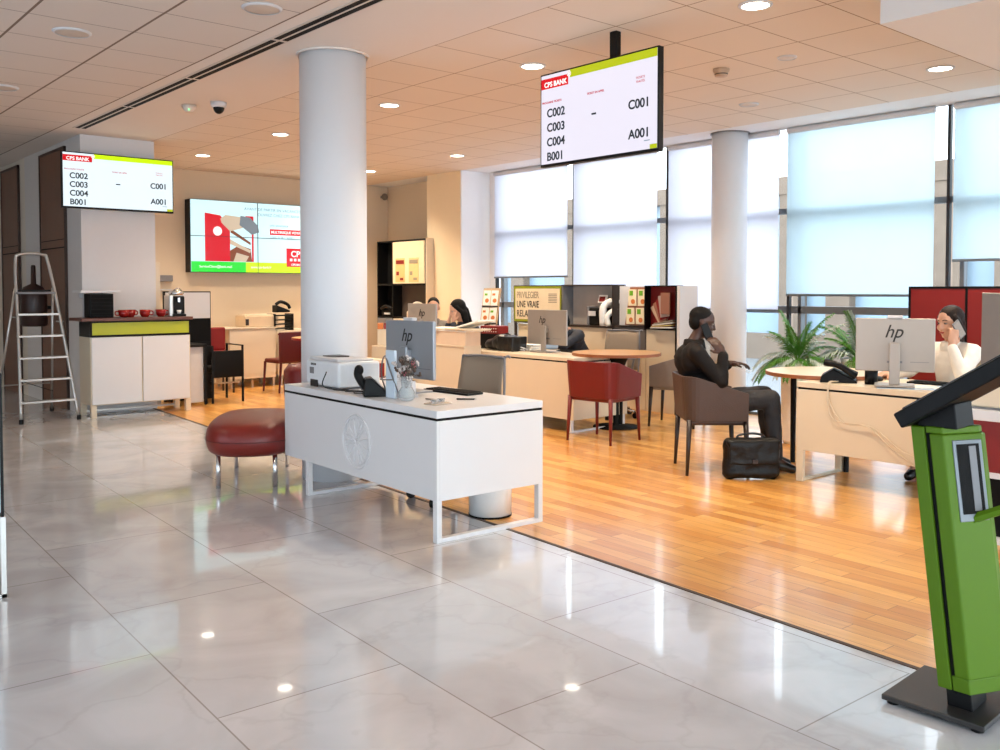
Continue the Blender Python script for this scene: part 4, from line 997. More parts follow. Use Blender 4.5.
t = thing('black_device', 'small black device on the left shelf of the tall unit', 'device', (8.42, 12.5, 1.0), FACE_X)
MB().box(-.17, .17, -.1, .06, 0, .10).build('base', M_black, t, .02)
MB().tube([(-.15, -.1, .12), (0, -.12, .16), (.15, -.1, .12)], .03, smooth=4).build('handset', M_black, t, smooth=True)
MB().box(-.02, .14, -.14, -.13, .03, .06).build('label', M_lgrey, t)

# far office: monitor, desk, red chairs, brown table
t = thing('far_desk', 'cream desk in the far office carrying the two colleagues papers', 'desk', (6.1, 8.75, 0))
MB().box(0, 1.5, 0, .75, .715, .75).build('top', M_cream, t, .003)
MB().box(0, .03, 0, .75, 0, .715).build('side_panel', M_cream, t)
MB().box(1.47, 1.5, 0, .75, 0, .715).build('side_panel', M_cream, t)
monitor('beige computer monitor of the far office, above the reception monitor', (6.41, 8.89, .76), -1.50, .52, .37, .135, M_monb, logo=.12, lx=.0, lz=.68)
t = thing('desk_device', 'small cream ring topped device behind the far monitor', 'device', (6.60, 9.26, .751))
MB().box(-.1, .1, -.08, .08, 0, .42).build('body', M_cream, t, .02)
MB().tube([(-.09, 0, .42), (-.06, 0, .49), (0, 0, .52), (.08, 0, .50), (.1, 0, .44)], .014, smooth=5).build('hoop', M_cream, t, smooth=True)
t = thing('binder_row', 'row of orange and white binders left of the far monitor', 'binders', (6.30, 9.40, .751), -.6)
MB().box(-.15, .26, -.08, .08, .0, .20).build('binder_block', M_cream, t, .004)
for k in range(5): MB().box(-.15+k*.08, -.08+k*.08, -.085, .08, .2, .27).build('binder', [M_orange, M_redp, M_cream][k % 3], t)
round_table('brown round table in the far office, right of the front column', 6.15, 10.75, .42, .80, M_redp, M_tableoak, ((0, 0),))
armchair('dark red armchair before the far brown table', M_dred, M_dred, (5.85, 9.95, 0), 1.0)
armchair('dark red armchair beyond the far brown table', M_dred, M_dred, (6.75, 11.3, 0), -2.4)
t = thing('cream_cabinet', 'narrow cream cabinet with red inset under the far monitor', 'cabinet', (5.35, 8.7, 0))
MB().box(0, .45, 0, .5, .0, .64).build('body', M_cream, t, .004)
MB().box(.02, .4, -.006, 0, .1, .6).build('red_inset', M_redp, t)
task_chair('black edged office chair in the far office', (7.35, 10.1, 0), -2.2)

# ------------------------------------------------------------------ right desk
t = thing('right_desk', 'cream desk with hanging cable in front of the woman in white', 'desk', (6.13, 2.15, 0))
MB().box(0, .80, 0, 1.57, .705, .745).build('top', M_cream, t, .003)
MB().box(.004, .796, .004, 1.56, .69, .705).build('shadow_gap', M_black, t)
MB().box(0, .02, 0, 1.57, .235, .69).build('front_panel', M_cream, t, .002)
for yy in (.02, 1.535): MB().box(0, .035, yy-.02, yy+.035, 0, .235).box(.56, .595, yy-.02, yy+.035, 0, .69).box(.035, .56, yy-.01, yy+.025, 0, .02).build('leg_frame', M_cream, t, .002)
round_table('pale round table end with brown edge at the right desk', 6.74, 3.84, .46, .778, M_tableedge, mat('pale_top', (232, 214, 190), .3), ((.03, .30), (-.02, -.2)))
t = thing('desk_cable', 'pale cable hanging in two loops down the front of the right desk', 'cable', (6.118, 3.45, .75))
MB().tube([(.12, .0, .01), (.0, .0, .0), (-.012, -.01, -.14), (-.012, -.12, -.27), (-.012, -.33, -.28), (-.012, -.55, -.42), (-.012, -.75, -.46), (-.012, -1.0, -.42)], .004, smooth=7)\
    .tube([(.12, .02, .01), (.0, .01, .0), (-.016, .0, -.16), (-.016, -.06, -.26), (-.016, -.30, -.28), (-.016, -.46, -.40), (-.016, -.62, -.50)], .003, smooth=7).build('cord', M_cable, t, smooth=True)
t = thing('desk_phone', 'black desk phone with raised wing display on the right desk', 'phone', (6.34, 3.50, .746), -1.1)
MB().prism_xz([(-.13, 0), (.13, 0), (.12, .02), (-.04, .10), (-.12, .05)], -.10, .10).build('base', M_black, t, .006)
MB().obox((0.02, .0, .11), (.24, .17, .018), Euler((0, .42, 0)).to_matrix()).build('display_wing', M_blackm, t, .006)
MB().tube([(-.10, -.10, .15), (0, -.11, .13), (.12, -.10, .05)], .024, smooth=4).build('handset', M_black, t, smooth=True)
t = thing('pencil_cup', 'black pencil cup with pens between phone and monitor', 'pencil cup', (6.36, 3.26, .746))
MB().lathe([(0, 0), (.045, 0), (.045, .11), (.041, .11), (.04, .01), (0, .01)], 20).build('cup', M_black, t, smooth=True)
for k in range(8):
    a = k*.9; MB().cyl((.015*math.cos(a), .015*math.sin(a), .015), (.05*math.cos(a), .05*math.sin(a), .17+.015*(k % 3)), .004, n=6).build('pen', [M_black, M_black, M_grey, M_dleg][k % 4], t)
monitor('large beige computer monitor with logo before the woman in white', (6.30, 3.06, .746), -1.12, .515, .375, .10, M_monb, logo=.13, lx=-.02, lz=.72, webcam=True)
t = thing('paper_sheet', 'white and pale blue papers under the monitor foot on the right desk', 'papers', (6.36, 2.98, .744), -1.05)
MB().box(-.22, .22, -.16, .14, 0, .004).build('lower_sheet', mat('pale_blue_paper', (196, 214, 232), .6), t)
MB().obox((.03, .02, .006), (.3, .22, .003), rot(.2)).build('upper_sheet', M_paper, t)
for o in bpy.data.objects:
    if o.get('label', '').startswith('large beige computer'): o.location.z += .008
keyboard('black keyboard in front of the woman in white', (6.68, 2.9, .746), PI/2, w=.44)
mouse('black mouse under the right hand of the woman in white', (6.62, 3.34, .746), 0)

# far right red counter
t = thing('red_counter', 'red fronted counter with white top at the right edge', 'counter', (5.42, .9, 0))
MB().box(0, .65, 0, 1.48, .69, .75).build('top', M_white, t, .004)
MB().box(.02, .04, 0.02, 1.46, .40, .69).build('red_front', M_redp, t)
MB().box(0, .05, 0, 1.48, .37, .40).build('middle_rail', M_white, t, .002)
MB().box(.05, .07, .02, 1.46, .035, .37).build('black_front', M_blackm, t)
MB().box(0, .06, 0, 1.48, 0, .035).build('bottom_rail', M_white, t, .002)
MB().box(.04, .63, 1.44, 1.48, 0, .69).build('side_panel', M_white, t, .002)
MB().box(.02, .04, .66, .68, .40, .69).build('panel_joint', M_dred, t)
t = thing('cream_terminal', 'cream sloped office machine on the red counter at the right edge', 'machine', (5.66, 2.10, .751), 0)
MB().prism([(-.2, -.35), (.2, -.35), (.2, .25), (-.2, .25)], 0, .01).build('foot', M_grey, t)
o = MB(Matrix.Rotation(PI/2, 4, 'Z')).prism_xz([(.25, .01), (-.45, .01), (-.45, .22), (-.08, .22), (.25, .06)], -.2, .2).build('body', M_cream, t, .015)
MB(Matrix.Rotation(PI/2, 4, 'Z')).box(-.30, .0, -.12, .14, .221, .226).build('lid', M_lgrey, t)
monitor('tall grey computer monitor cut by the right edge of the photo', (6.02, 2.07, .751), -1.62, .62, .47, .19, mat('grey_monitor', (118, 110, 104), .4, .2), logo=.1, lx=.2, lz=.6)
t = thing('paper_pile', 'pile of cream and dark folders right of the woman in white', 'papers', (6.62, 2.42, .746), .3)
for k in range(5): MB().obox((k*.004, 0, .02+k*.032), (.28, .22, .028), rot(.15*k)).build('folder', [M_cream, M_paper, M_black, M_taupe, M_cream][k], t, .004)

# ------------------------------------------------------------------ ticket kiosk
t = thing('ticket_kiosk', 'green leaning ticket kiosk with tilted black touchscreen at the right', 'kiosk', (3.04, 1.17, 0), .04)
MB().box(0.01, .37, 0, .335, .012, .032).build('base_plate', M_kbase, t, .004)
for x, y in ((.04, .305), (.04, .03), (.34, .03), (.34, .305)): MB().cyl((x, y, 0), (x, y, .014), .02).build('foot', M_black, t)
def lean(y, z): return y+(z-.08)*.12
def leanbox(x0, x1, y0, y1, z0, z1):
    m = MB(); m.add([(x0, lean(y0, z0), z0), (x1, lean(y0, z0), z0), (x1, lean(y1, z0), z0), (x0, lean(y1, z0), z0),
                     (x0, lean(y0, z1), z1), (x1, lean(y0, z1), z1), (x1, lean(y1, z1), z1), (x0, lean(y1, z1), z1)],
                    [(0,3,2,1),(4,5,6,7),(0,1,5,4),(1,2,6,5),(2,3,7,6),(3,0,4,7)]); return m
leanbox(.09, .22, .07, .15, .032, .10).build('pedestal', M_black, t, .003)
leanbox(.075, .245, .125, .17, .09, .965).build('front_shell', M_kgreen, t, .004)
leanbox(.085, .235, .110, .125, .08, .965).build('shadow_gap', M_blackm, t)
def leanprism(poly, z0, z1):
    n = len(poly); m = MB()
    return m.add([(x, lean(y, z0), z0) for x, y in poly]+[(x, lean(y, z1), z1) for x, y in poly], [(i, (i+1) % n, n+(i+1) % n, n+i) for i in range(n)]+[tuple(range(n-1, -1, -1)), tuple(range(n, 2*n))])
CH = [(.072, .110), (.072, .062), (.215, -.008), (.25, -.008), (.25, .110)]
CH2 = [(.078, .122), (.078, .066), (.215, .0), (.245, .0), (.245, .122)]
leanprism(CH, .14, .945).build('rear_shell', M_kgreen, t, .006)
leanprism(CH2, .09, .14).build('rear_shell_foot', M_kgreen, t, .004)
leanprism(CH2, .945, .968).build('rear_shell_head', M_kgreen, t, .004)
def chq(s0, s1, n0, n1):      # strip on the chamfered face
    a = Vector((.072, .062)); b = Vector((.215, -.008)); d = b-a; q = Vector((d.y, -d.x)).normalized()
    if q.y > 0: q = -q
    return [tuple(a+d*s0+q*n0), tuple(a+d*s1+q*n0), tuple(a+d*s1+q*n1), tuple(a+d*s0+q*n1)]
leanprism(chq(.20, .95, -.004, .004), .655, .925).build('slot_frame', M_mullg, t, .002)
leanprism(chq(.28, .86, -.004, .0055), .68, .912).build('slot_recess', M_blackm, t)
leanprism(chq(.58, .76, -.004, .0075), .69, .905).build('ticket_paper', M_grey, t)
leanbox(.085, .235, .02, .15, .965, 1.05).build('neck', M_black, t, .004)
# tilted screen head: low end towards +y
K = Euler((math.radians(-33), 0, 0)).to_matrix()
h = MB().obox((.16, .115, 1.10), (.30, .43, .055), K).build('screen_head', M_black, t, .006)
MB().obox((.16, .130, 1.126), (.26, .37, .006), K).build('touchscreen', mat('screen_glass_dark', (26, 22, 22), .08), h)
# arm with reader
MB().tube([(.16, lean(.03, .66), .66), (.19, -.02, .72), (.215, -.17, .885)], .017, n=6).build('reader_arm', M_kgreen, t)
MB().obox((.22, -.19, .93), (.07, .05, .08), Euler((.6, 0, 0)).to_matrix()).build('reader_bracket', M_alu, t, .004)
MB().obox((.22, -.22, .97), (.09, .03, .12), Euler((.6, 0, 0)).to_matrix()).build('card_reader', M_black, t, .006)

# ------------------------------------------------------------------ man's chair, bag
RV = Vector((math.cos(YAW), -math.sin(YAW), 0)); FV = Vector((math.sin(YAW), math.cos(YAW), 0)); UP = Vector((0, 0, 1))
armchair('taupe leather armchair that the man on the phone sits in', M_taupe, M_dleg, (6.005, 4.38, 0), -.72)
t = thing('leather_bag', 'black leather bag on the parquet beside the seated man', 'bag', (5.93, 3.97, 0), -.72)
b = MB().box(-.175, .165, -.055, .055, .035, .285).cap((-.16, -.02, .05), (.15, -.02, .05), .045).cap((-.17, 0, .05), (-.165, 0, .26), .055).cap((.155, 0, .05), (.155, 0, .26), .055).cap((-.16, 0, .27), (.15, 0, .27), .045)
b.build('bag_body', M_bag, t, remesh=.011, wrinkle=.012)
f = MB().box(-.19, .18, -.085, -.06, .12, .29).cap((-.18, -.055, .285), (.17, -.055, .285), .028)
f.build('front_flap', M_bag, t, remesh=.009, wrinkle=.01)
MB().tube([(-.12, 0, .29), (-.1, .0, .33), (0, .0, .345), (.08, 0, .33), (.1, 0, .29)], .009, smooth=5).build('handle', M_shoe, t, smooth=True)
MB().box(-.02, .02, -.098, -.088, .13, .16).build('buckle', M_dleg, t, .003)

# ------------------------------------------------------------------ people
def frame(origin, fwd):
    f = Vector(fwd); f.z = 0; f.normalize(); l = UP.cross(f)
    return Matrix((( f.x, l.x, 0, origin[0]), (f.y, l.y, 0, origin[1]), (0, 0, 1, origin[2]), (0, 0, 0, 1)))
def head_geo(mb, M, k=1.):
    s = mb.M; mb.M = s @ M
    mb.ball((-.008*k, 0, .045*k), (.098*k, .076*k, .090*k), 24)
    mb.ball((.018*k, 0, -.018*k), (.072*k, .062*k, .085*k), 24)
    mb.ball((.045*k, 0, -.075*k), (.034*k, .034*k, .026*k), 16)
    mb.cap((.088*k, 0, .028*k), (.104*k, 0, -.014*k), .009*k, .013*k)
    mb.ball((.092*k, .012*k, -.017*k), .009*k, 10); mb.ball((.092*k, -.012*k, -.017*k), .009*k, 10)
    mb.ball((.084*k, 0, -.043*k), (.012*k, .024*k, .008*k), 12); mb.ball((.081*k, 0, -.053*k), (.012*k, .020*k, .008*k), 12)
    for s2 in (-1, 1):
        mb.cap((.082*k, s2*.014*k, .042*k), (.070*k, s2*.048*k, .044*k), .010*k, .009*k)
        mb.ball((.060*k, s2*.040*k, -.015*k), (.026*k, .022*k, .024*k), 12)
        mb.ball((-.008*k, s2*.074*k, .005*k), (.018*k, .009*k, .030*k), 12)
    mb.M = s
def eyes(M, parent, k=1.):
    for s in (-1, 1):
        e = MB(M); e.ball((.0745*k, s*.031*k, .020*k), (.012*k, .013*k, .007*k), 12); o = e.build('eye', M_eyew, parent, smooth=True)
        MB(M).ball((.0835*k, s*.031*k, .020*k), (.004*k, .006*k, .006*k), 10).build('iris', M_eyeb, o, smooth=True)
def hand(mb, w, d, pn, curl=.5, side=1, k=1.):
    """palm from wrist w along d, palm normal pn (the side fingers curl to)"""
    w = Vector(w); d = Vector(d).normalized(); pn = Vector(pn); pn = (pn-d*pn.dot(d)).normalized(); x = d.cross(pn)*side
    pc = w+d*.045*k
    R = Matrix((x, d, pn)).transposed()
    mb.ball(pc, (.040*k, .052*k, .017*k), 16, R); mb.cap(w, w+d*.03*k, .024*k, .024*k)
    for i, (o, ln) in enumerate(((-.030, .062), (-.010, .072), (.010, .068), (.029, .052))):
        p = w+d*.085*k+x*o*k; a = 0; pts = [(p-d*.02*k, .0095*k), (p, .0092*k)]
        for j, fr in enumerate((.45, .32, .23)):
            a += curl*(.5+.25*j)+.03*i
            p = p+(d*math.cos(a)+pn*math.sin(a))*ln*fr*k*1.15; pts.append((p, (.0085-.0008*j)*k))
        mb.chain(pts)
    p = w+d*.025*k-x*.03*k; q = p+(d*.6-x*.6+pn*.35)*.035*k; r = q+(d*.85-x*.2+pn*.45)*.032*k
    mb.chain([(p, .012*k), (q, .011*k), (r, .009*k)])

def person(label, M, J, headM, skin, top, bottom, hairm, hair, k=1., legs=True, face=True, handk=1., name='person'):
    """J: joint -> local (forward, left, up). Builds one continuous body plus clothes and hair."""
    t = thing(name, label, 'person', (M @ Vector((0, 0, 0))), 0)
    ML = Matrix.Translation(-(M @ Vector((0, 0, 0)))) @ M
    V = {a: Vector(b) for a, b in J.items() if hasattr(b, '__len__')}
    b = MB(ML); HM = Matrix.Translation(V['head']) @ headM
    head_geo(b, HM)
    b.cap(V['neck'], V['head']+Vector((-.015, 0, -.05)), .052, .050)
    b.chain([(V['pelvis'], .11), (V['waist'], .105), (V['chest'], .115), (V['neck'], .055)])
    for s in 'LR':
        b.chain([(V['chest']*.4+V['neck']*.6, .06), (V['sho'+s], .052), (V['elb'+s], .038), (V['wri'+s], .026)])
        if 'hd'+s in J: hand(b, V['wri'+s], V['hd'+s], V['pn'+s], J.get('curl'+s, .5), 1 if s == 'L' else -1, handk)
        if legs:
            b.chain([(V['hip'+s], .085), (V['kne'+s], .055), (V['ank'+s], .038)])
            b.chain([(V['ank'+s], .036), (V['toe'+s], .03)])
    body = b.build('body', skin, t, remesh=.0065)
    c = MB(ML)
    c.chain([(V['pelvis']+Vector((0, 0, .02)), .135), (V['waist'], .128), (V['chest'], .138), (V['chest']*.35+V['neck']*.65, .085)])
    for s in 'LR':
        sd = V['sho'+s]
        c.ball((V['chest']+sd)/2+Vector((0, 0, -.02)), (.11, .10, .13))
        c.chain([(V['chest']*.4+V['neck']*.6, .075), (sd, .072), ((sd+V['elb'+s])/2, .058), (V['elb'+s], .053), (V['elb'+s]*.1+V['wri'+s]*.9, .040)])
    c.build('upper_clothing', top, t, remesh=.010, wrinkle=.008)
    cl = MB(ML @ Matrix.Translation(V['neck']+Vector((0, 0, .0))) )
    cl.lathe([(.060, -.045), (.092, -.055), (.084, -.01), (.078, .018), (.066, .022), (.062, .0)], 24, closed=True); cl.build('collar', top, t, smooth=True)
    if legs:
        p = MB(ML)
        p.ball(V['pelvis']+Vector((0, 0, -.03)), (.13, .16, .10))
        for s in 'LR': p.chain([(V['hip'+s], .105), ((V['hip'+s]+V['kne'+s])/2, .088), (V['kne'+s], .072), ((V['kne'+s]+V['ank'+s])/2, .064), (V['ank'+s]+Vector((0, 0, .03)), .055)])
        p.build('trousers', bottom, t, remesh=.010, wrinkle=.008)
        for s in 'LR':
            a = V['ank'+s]; q = V['toe'+s]; sh = MB(ML); d = (q-a); d.z = 0; d.normalize()
            sh.chain([(a+Vector((0, 0, -.02))-d*.03, .042), ((a+q)/2+Vector((0, 0, -.012)), .042), (q, .034)])
            sh.build('shoe', M_shoe, t, remesh=.008)
    h = MB(ML @ HM); hair(h); h.build('hair', hairm, t, remesh=.007, wrinkle=.003)
    if face: eyes(ML @ HM, t)
    return t, ML, V, HM
def hair_short(h):
    h.ball((-.020, 0, .062), (.096, .078, .080), 24); h.ball((-.052, 0, .02), (.056, .072, .075), 20)
def hair_bun(h):
    h.ball((-.020, 0, .055), (.102, .084, .094), 24); h.ball((-.05, 0, .0), (.066, .080, .10), 20); h.cap((.02, .07, .06), (-.04, .078, -.05), .022, .025); h.cap((.02, -.07, .06), (-.04, -.078, -.05), .022, .025)
    h.cap((-.06, 0, -.06), (-.06, .02, -.2), .05, .03)
def hair_long(h):
    hair_bun(h); h.cap((-.05, .06, -.04), (-.03, .08, -.26), .045, .03); h.cap((-.05, -.06, -.04), (-.03, -.08, -.26), .045, .03); h.cap((-.08, 0, -.02), (-.09, 0, -.28), .06, .05)

# the seated man; local forward = picture right, local left = away from the viewer
o0 = (5.89, 4.43, 0)
Mm = frame(o0, RV)
J = dict(pelvis=(.02, 0, .55), waist=(.01, 0, .68), chest=(-.065, 0, .88), neck=(-.045, 0, 1.02), head=(.015, 0, 1.155),
         shoR=(-.06, -.17, .94), shoL=(-.04, .17, .94), elbR=(.12, -.22, .72), wriR=(.145, -.165, .945), hdR=(-.62, .12, .8), pnR=(-.2, .95, -.1), curlR=.35,
         elbL=(.06, .22, .72), wriL=(.27, .10, .84), hdL=(.95, -.1, .0), pnL=(0, -.1, -1),
         hipR=(.06, -.10, .53), hipL=(.06, .10, .53), kneR=(.53, -.12, .585), kneL=(.55, .13, .59), ankR=(.575, -.10, .10), ankL=(.60, .14, .10), toeR=(.70, -.13, .035), toeL=(.74, .14, .035))
hm = Euler((0, .22, 0)).to_matrix().to_4x4()
t, ML, V, HM = person('man in a dark jacket sitting with a phone held to his ear', Mm, J, hm, M_skin1, M_jacket, M_trous, M_hair, hair_short)
man_phone = thing('mobile_phone', 'black mobile phone held to the ear of the seated man', 'phone', Mm @ Vector((0, 0, 0)))
MP = Matrix.Translation(-(Mm @ Vector((0, 0, 0)))) @ Mm
MB(MP @ HM).obox((.028, -.094, -.045), (.062, .010, .13), Euler((0, -.60, 0)).to_matrix()).build('phone_body', M_black, man_phone, .004)
MB(MP @ HM).obox((.028, -.100, -.045), (.054, .002, .12), Euler((0, -.60, 0)).to_matrix()).build('back_cover', M_black, man_phone)
t = thing('folded_paper', 'white folded paper held in the seated mans free hand', 'paper', Mm @ Vector((.37, .09, .80)), -.72)
MB().obox((0, 0, 0), (.13, .09, .004), Euler((0, .3, 0)).to_matrix()).build('sheet', M_paper, t)
MB().obox((-.01, 0, -.008), (.12, .085, .003), Euler((0, .4, 0)).to_matrix()).build('lower_sheet', M_paper, t)

# woman in white: local forward = towards -X/-picture
Mw = frame((7.22, 3.03, 0), (-.93, .10, 0))
J = dict(pelvis=(-.02, 0, .55), waist=(0, 0, .70), chest=(.03, 0, .89), neck=(.05, 0, 1.015), head=(.10, .01, 1.165),
         shoR=(.04, -.155, .955), shoL=(.04, .155, .955), elbL=(.24, .18, .80), wriL=(.22, .09, 1.015), hdL=(-.25, .05, .9), pnL=(-.5, -.8, 0), 
         elbR=(.22, -.25, .80), wriR=(.42, -.30, .79), hdR=(.9, -.1, -.1), pnR=(0, 0, -1),
         hipR=(0, -.1, .53), hipL=(0, .1, .53), kneR=(.42, -.1, .56), kneL=(.42, .1, .56), ankR=(.36, -.08, .10), ankL=(.30, .10, .12), toeR=(.48, -.08, .035), toeL=(.42, .10, .04))
hm = (Matrix.Rotation(-.25, 4, 'Z') @ Matrix.Rotation(.12, 4, 'Y'))
tw, ML, V, HM = person('woman in a white shirt talking on a phone behind the right desk', Mw, J, hm, M_skin2, M_shirtw, M_trous, M_hairb, hair_bun)
MB(ML @ HM).ball((.088, 0, -.048), (.008, .022, .010), 12).build('lips', M_lip, tw, smooth=True)
for s in (-1, 1): MB(ML @ HM).tube([(.090, s*.016, .042), (.086, s*.034, .048), (.074, s*.05, .042)], .003, n=6, smooth=3).build('eyebrow', M_hairb, tw, smooth=True)
wp = thing('mobile_phone', 'grey mobile phone held to the ear of the woman in white', 'phone', Mw @ Vector((0, 0, 0)))
MP = Matrix.Translation(-(Mw @ Vector((0, 0, 0)))) @ Mw
MB(MP @ HM).obox((.02, .096, -.03), (.07, .011, .14), Euler((0, .5, 0)).to_matrix()).build('phone_body', M_grey, wp, .004)
MB(MP @ HM).obox((.02, .103, -.03), (.06, .002, .12), Euler((0, .5, 0)).to_matrix()).build('back_cover', mat('phone_case', (150, 140, 132), .4, var=.3, vs=90), wp)
task_chair('office chair that the woman in white sits on', (7.32, 2.98, 0), PI)

# woman with hand at her face in the far office
Mf = frame((7.07, 8.68, 0), (-.95, .32, 0))
J = dict(pelvis=(-.1, 0, .55), waist=(-.02, 0, .70), chest=(.07, 0, .88), neck=(.15, 0, 1.02), head=(.23, 0, 1.17),
         shoR=(.08, -.15, .95), shoL=(.08, .15, .95), elbL=(.30, .16, .80), wriL=(.31, .07, 1.03), hdL=(-.1, -.2, .9), pnL=(-.9, -.2, 0),
         elbR=(.34, -.10, .80), wriR=(.33, -.05, 1.02), hdR=(-.1, .2, .9), pnR=(-.9, .2, 0),
         hipR=(0, -.1, .53), hipL=(0, .1, .53), kneR=(.35, -.1, .55), kneL=(.35, .1, .55), ankR=(.3, -.1, .1), ankL=(.3, .1, .1), toeR=(.42, -.1, .035), toeL=(.42, .1, .035))
person('dark haired woman resting her face on her hands in the far office', Mf, J, Matrix.Rotation(.3, 4, 'Y'), M_skin2, M_navy, M_trous, M_hair, hair_long)
t = thing('stool', 'plain stool under the woman resting her face', 'stool', (7.2, 8.58, 0))
MB().cyl((0, 0, .40), (0, 0, .44), .18, n=24).build('seat', M_black, t)
for k in range(4): a = k*PI/2+.5; MB().cyl((.1*math.cos(a), .1*math.sin(a), .4), (.17*math.cos(a), .17*math.sin(a), 0), .012).build('leg', M_chrome, t)
# person behind the far monitor
Mg = frame((7.04, 9.50, 0), (-.6, -.8, 0))
J = dict(pelvis=(-.1, 0, .55), waist=(-.05, 0, .70), chest=(.0, 0, .90), neck=(.02, 0, 1.04), head=(.05, 0, 1.19),
         shoR=(.0, -.16, .96), shoL=(.0, .16, .96), elbL=(.14, .24, .78), wriL=(.33, .14, .80), hdL=(.9, -.2, 0), pnL=(0, 0, -1),
         elbR=(.14, -.24, .78), wriR=(.33, -.14, .80), hdR=(.9, .2, 0), pnR=(0, 0, -1),
         hipR=(0, -.1, .53), hipL=(0, .1, .53), kneR=(.35, -.1, .55), kneL=(.35, .1, .55), ankR=(.3, -.1, .1), ankL=(.3, .1, .1), toeR=(.42, -.1, .035), toeL=(.42, .1, .035))
person('dark haired person in grey half hidden by the far monitor', Mg, J, Matrix.Rotation(.3, 4, 'Y'), M_skin2, M_shirtg, M_trous, M_hair, hair_short)
t = thing('stool', 'plain stool under the person in grey', 'stool', (7.03, 9.62, 0))
MB().cyl((0, 0, .40), (0, 0, .44), .18, n=24).build('seat', M_black, t)
for k in range(4): a = k*PI/2+.5; MB().cyl((.1*math.cos(a), .1*math.sin(a), .4), (.17*math.cos(a), .17*math.sin(a), 0), .012).build('leg', M_chrome, t)
# person bent over behind the middle monitor
Mh = frame((7.72, 7.55, 0), (-.97, .15, 0))
J = dict(pelvis=(-.1, 0, .55), waist=(.0, 0, .68), chest=(.10, 0, .83), neck=(.20, .04, .95), head=(.30, .08, 1.03),
         shoR=(.12, -.16, .90), shoL=(.12, .16, .90), elbL=(.36, .2, .80), wriL=(.55, .1, .80), hdL=(.9, -.2, 0), pnL=(0, 0, -1),
         elbR=(.33, -.18, .80), wriR=(.5, -.04, .80), hdR=(.9, .2, 0), pnR=(0, 0, -1),
         hipR=(0, -.1, .53), hipL=(0, .1, .53), kneR=(.35, -.1, .55), kneL=(.35, .1, .55), ankR=(.3, -.1, .1), ankL=(.3, .1, .1), toeR=(.42, -.1, .035), toeL=(.42, .1, .035))
tp, ML, V, HM = person('person in a dark jacket and light blue shirt bent behind the middle monitor', Mh, J, Matrix.Rotation(.5, 4, 'Y'), M_skin2, M_navy, M_trous, M_hair, hair_short)
MB(ML).chain([(V['elbL']*.6+V['wriL']*.4, .05), (V['wriL'], .045)]).chain([(V['shoR']*.3+V['elbR']*.7, .062), (V['elbR'], .058), (V['elbR']*.3+V['wriR']*.7, .046)]).build('shirt_sleeve', M_lblue, tp, remesh=.01)
t = thing('stool', 'plain stool under the person bent behind the monitor', 'stool', (7.82, 7.53, 0))
MB().cyl((0, 0, .40), (0, 0, .44), .18, n=24).build('seat', M_black, t)
for k in range(4): a = k*PI/2+.5; MB().cyl((.1*math.cos(a), .1*math.sin(a), .4), (.17*math.cos(a), .17*math.sin(a), 0), .012).build('leg', M_chrome, t)

# ------------------------------------------------------------------ palms
def palm(lab, x, y, zp, n, R, seed):
    rnd = random.Random(seed)
    t = thing('potted_palm', lab, 'plant', (x, y, 0), 0, 'potted palms by the window')
    MB().lathe([(0, 0), (.12, 0), (.14, .05), (.15, zp-.05), (.16, zp), (.145, zp), (.13, zp-.04), (0, zp-.04)], 28).build('pot', M_cer, t, smooth=True)
    MB().lathe([(0, zp-.05), (.135, zp-.035), (0, zp-.02)], 20).build('soil', M_dleg, t)
    for k in range(n):
        a = 2*PI*k/n+rnd.uniform(-.2, .2); el = rnd.uniform(.2, 1.45); ln = R*rnd.uniform(.8, 1.15)
        pts = []; p = Vector((0, 0, zp-.03)); d = Vector((math.cos(a)*math.cos(el), math.sin(a)*math.cos(el), math.sin(el)))
        for j in range(9):
            pts.append(p.copy()); p = p+d*ln/8; d.z -= .16+.10*(el < .8); d.normalize()
        m = MB(); m.tube(pts, .005, n=5, r1=.002)
        side = Vector((-math.sin(a), math.cos(a), 0))
        for j in range(2, 9):
            q = pts[j]; tg = (pts[j]-pts[j-1]).normalized()
            for i2 in range(3):
                qq = q-tg*ln/24*i2
                for s in (-1, 1):
                    l = ln*.34*(1-.09*j); dr = (side*s*.75+tg*.75+Vector((0, 0, -.18+rnd.uniform(-.1, .15)))).normalized(); w = tg.cross(dr).cross(dr).normalized()*.0085
                    e = qq+dr*l; mid = qq+dr*l*.45+Vector((0, 0, .012)); e.z -= l*.25
                    nrm = Vector((0, 0, .0012))
                    m.add([qq+nrm, mid+w+nrm, e, mid-w+nrm, qq-nrm, mid+w-nrm, mid-w-nrm], [(0, 1, 2, 3), (4, 6, 2, 5), (0, 4, 5, 1), (1, 5, 2), (2, 6, 3), (3, 6, 4, 0)])
        m.build('frond', M_green1 if k % 3 else M_green2, t)
    return t
palm('arching palm in a white pot left of the desk phone by the window', 7.62, 4.62, .78, 30, .50, 3)
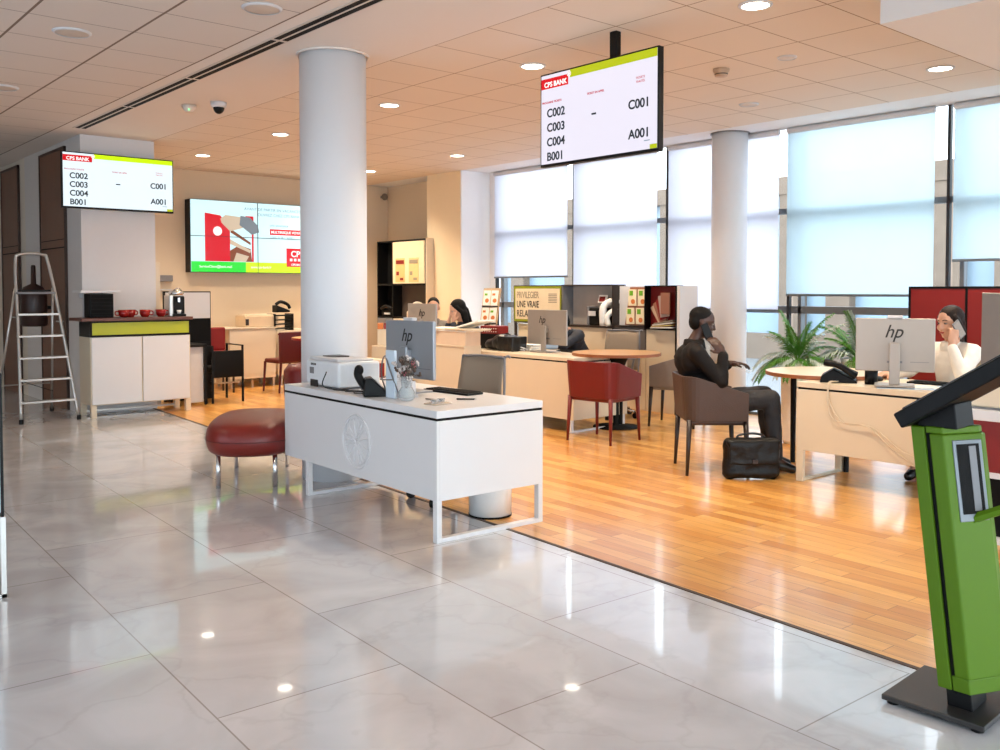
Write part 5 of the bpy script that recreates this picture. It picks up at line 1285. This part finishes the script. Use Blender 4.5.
palm('arching palm in a white pot behind the pencil cup by the window', 7.95, 4.20, .80, 24, .48, 8)

# woman's shoes hint / floor socket etc. are part of her body
# ------------------------------------------------------------------ lights
for x, y in lights:
    l = bpy.data.lights.new('spot', 'SPOT'); l.energy = 120; l.color = (1, .81, .60); l.spot_size = math.radians(125); l.spot_blend = .9; l.shadow_soft_size = .07
    o = bpy.data.objects.new('ceiling_spot', l); COL.objects.link(o); o.location = (x, y, HC-.03)
for x, y in ((.9, 3.5), (.9, 7.5), (.9, 11.5), (.3, 14.5)):  # spots over the left of the hall, without any ceiling fitting
    l = bpy.data.lights.new('spot', 'SPOT'); l.energy = 30; l.color = (1, .8, .6); l.spot_size = math.radians(130); l.spot_blend = .9; l.shadow_soft_size = .07
    o = bpy.data.objects.new('ceiling_spot', l); COL.objects.link(o); o.location = (x, y, HC-.03)
w = bpy.data.worlds.new('sky'); SC.world = w; w.use_nodes = True
N = w.node_tree.nodes; L = w.node_tree.links; bg = N['Background']
tc = N.new('ShaderNodeTexCoord'); sp = N.new('ShaderNodeSeparateXYZ'); r = N.new('ShaderNodeValToRGB')
L.new(tc.outputs['Generated'], sp.inputs[0]); L.new(sp.outputs[2], r.inputs[0])
r.color_ramp.elements[0].color = (.86, .93, 1, 1); r.color_ramp.elements[1].color = (.76, .87, 1, 1); r.color_ramp.elements[1].position = .8
L.new(r.outputs[0], bg.inputs[0]); bg.inputs[1].default_value = 3.3

# ------------------------------------------------------------------ camera
cam = bpy.data.cameras.new('cam'); co = bpy.data.objects.new('camera', cam); COL.objects.link(co); SC.camera = co
cam.sensor_width = 36; cam.lens = 914.07*36/1000; cam.shift_y = (321.15-375)/1000
co.location = (0, 0, 1.43); co.rotation_euler = (PI/2-PIT, 0, -YAW)
cam.clip_end = 200
SC.view_settings.view_transform = 'Standard'; SC.view_settings.look = 'None'; SC.view_settings.gamma = 1; SC.view_settings.exposure = 1.05
SC.view_settings.use_curve_mapping = False

bpy.data.scenes.remove(SCR)
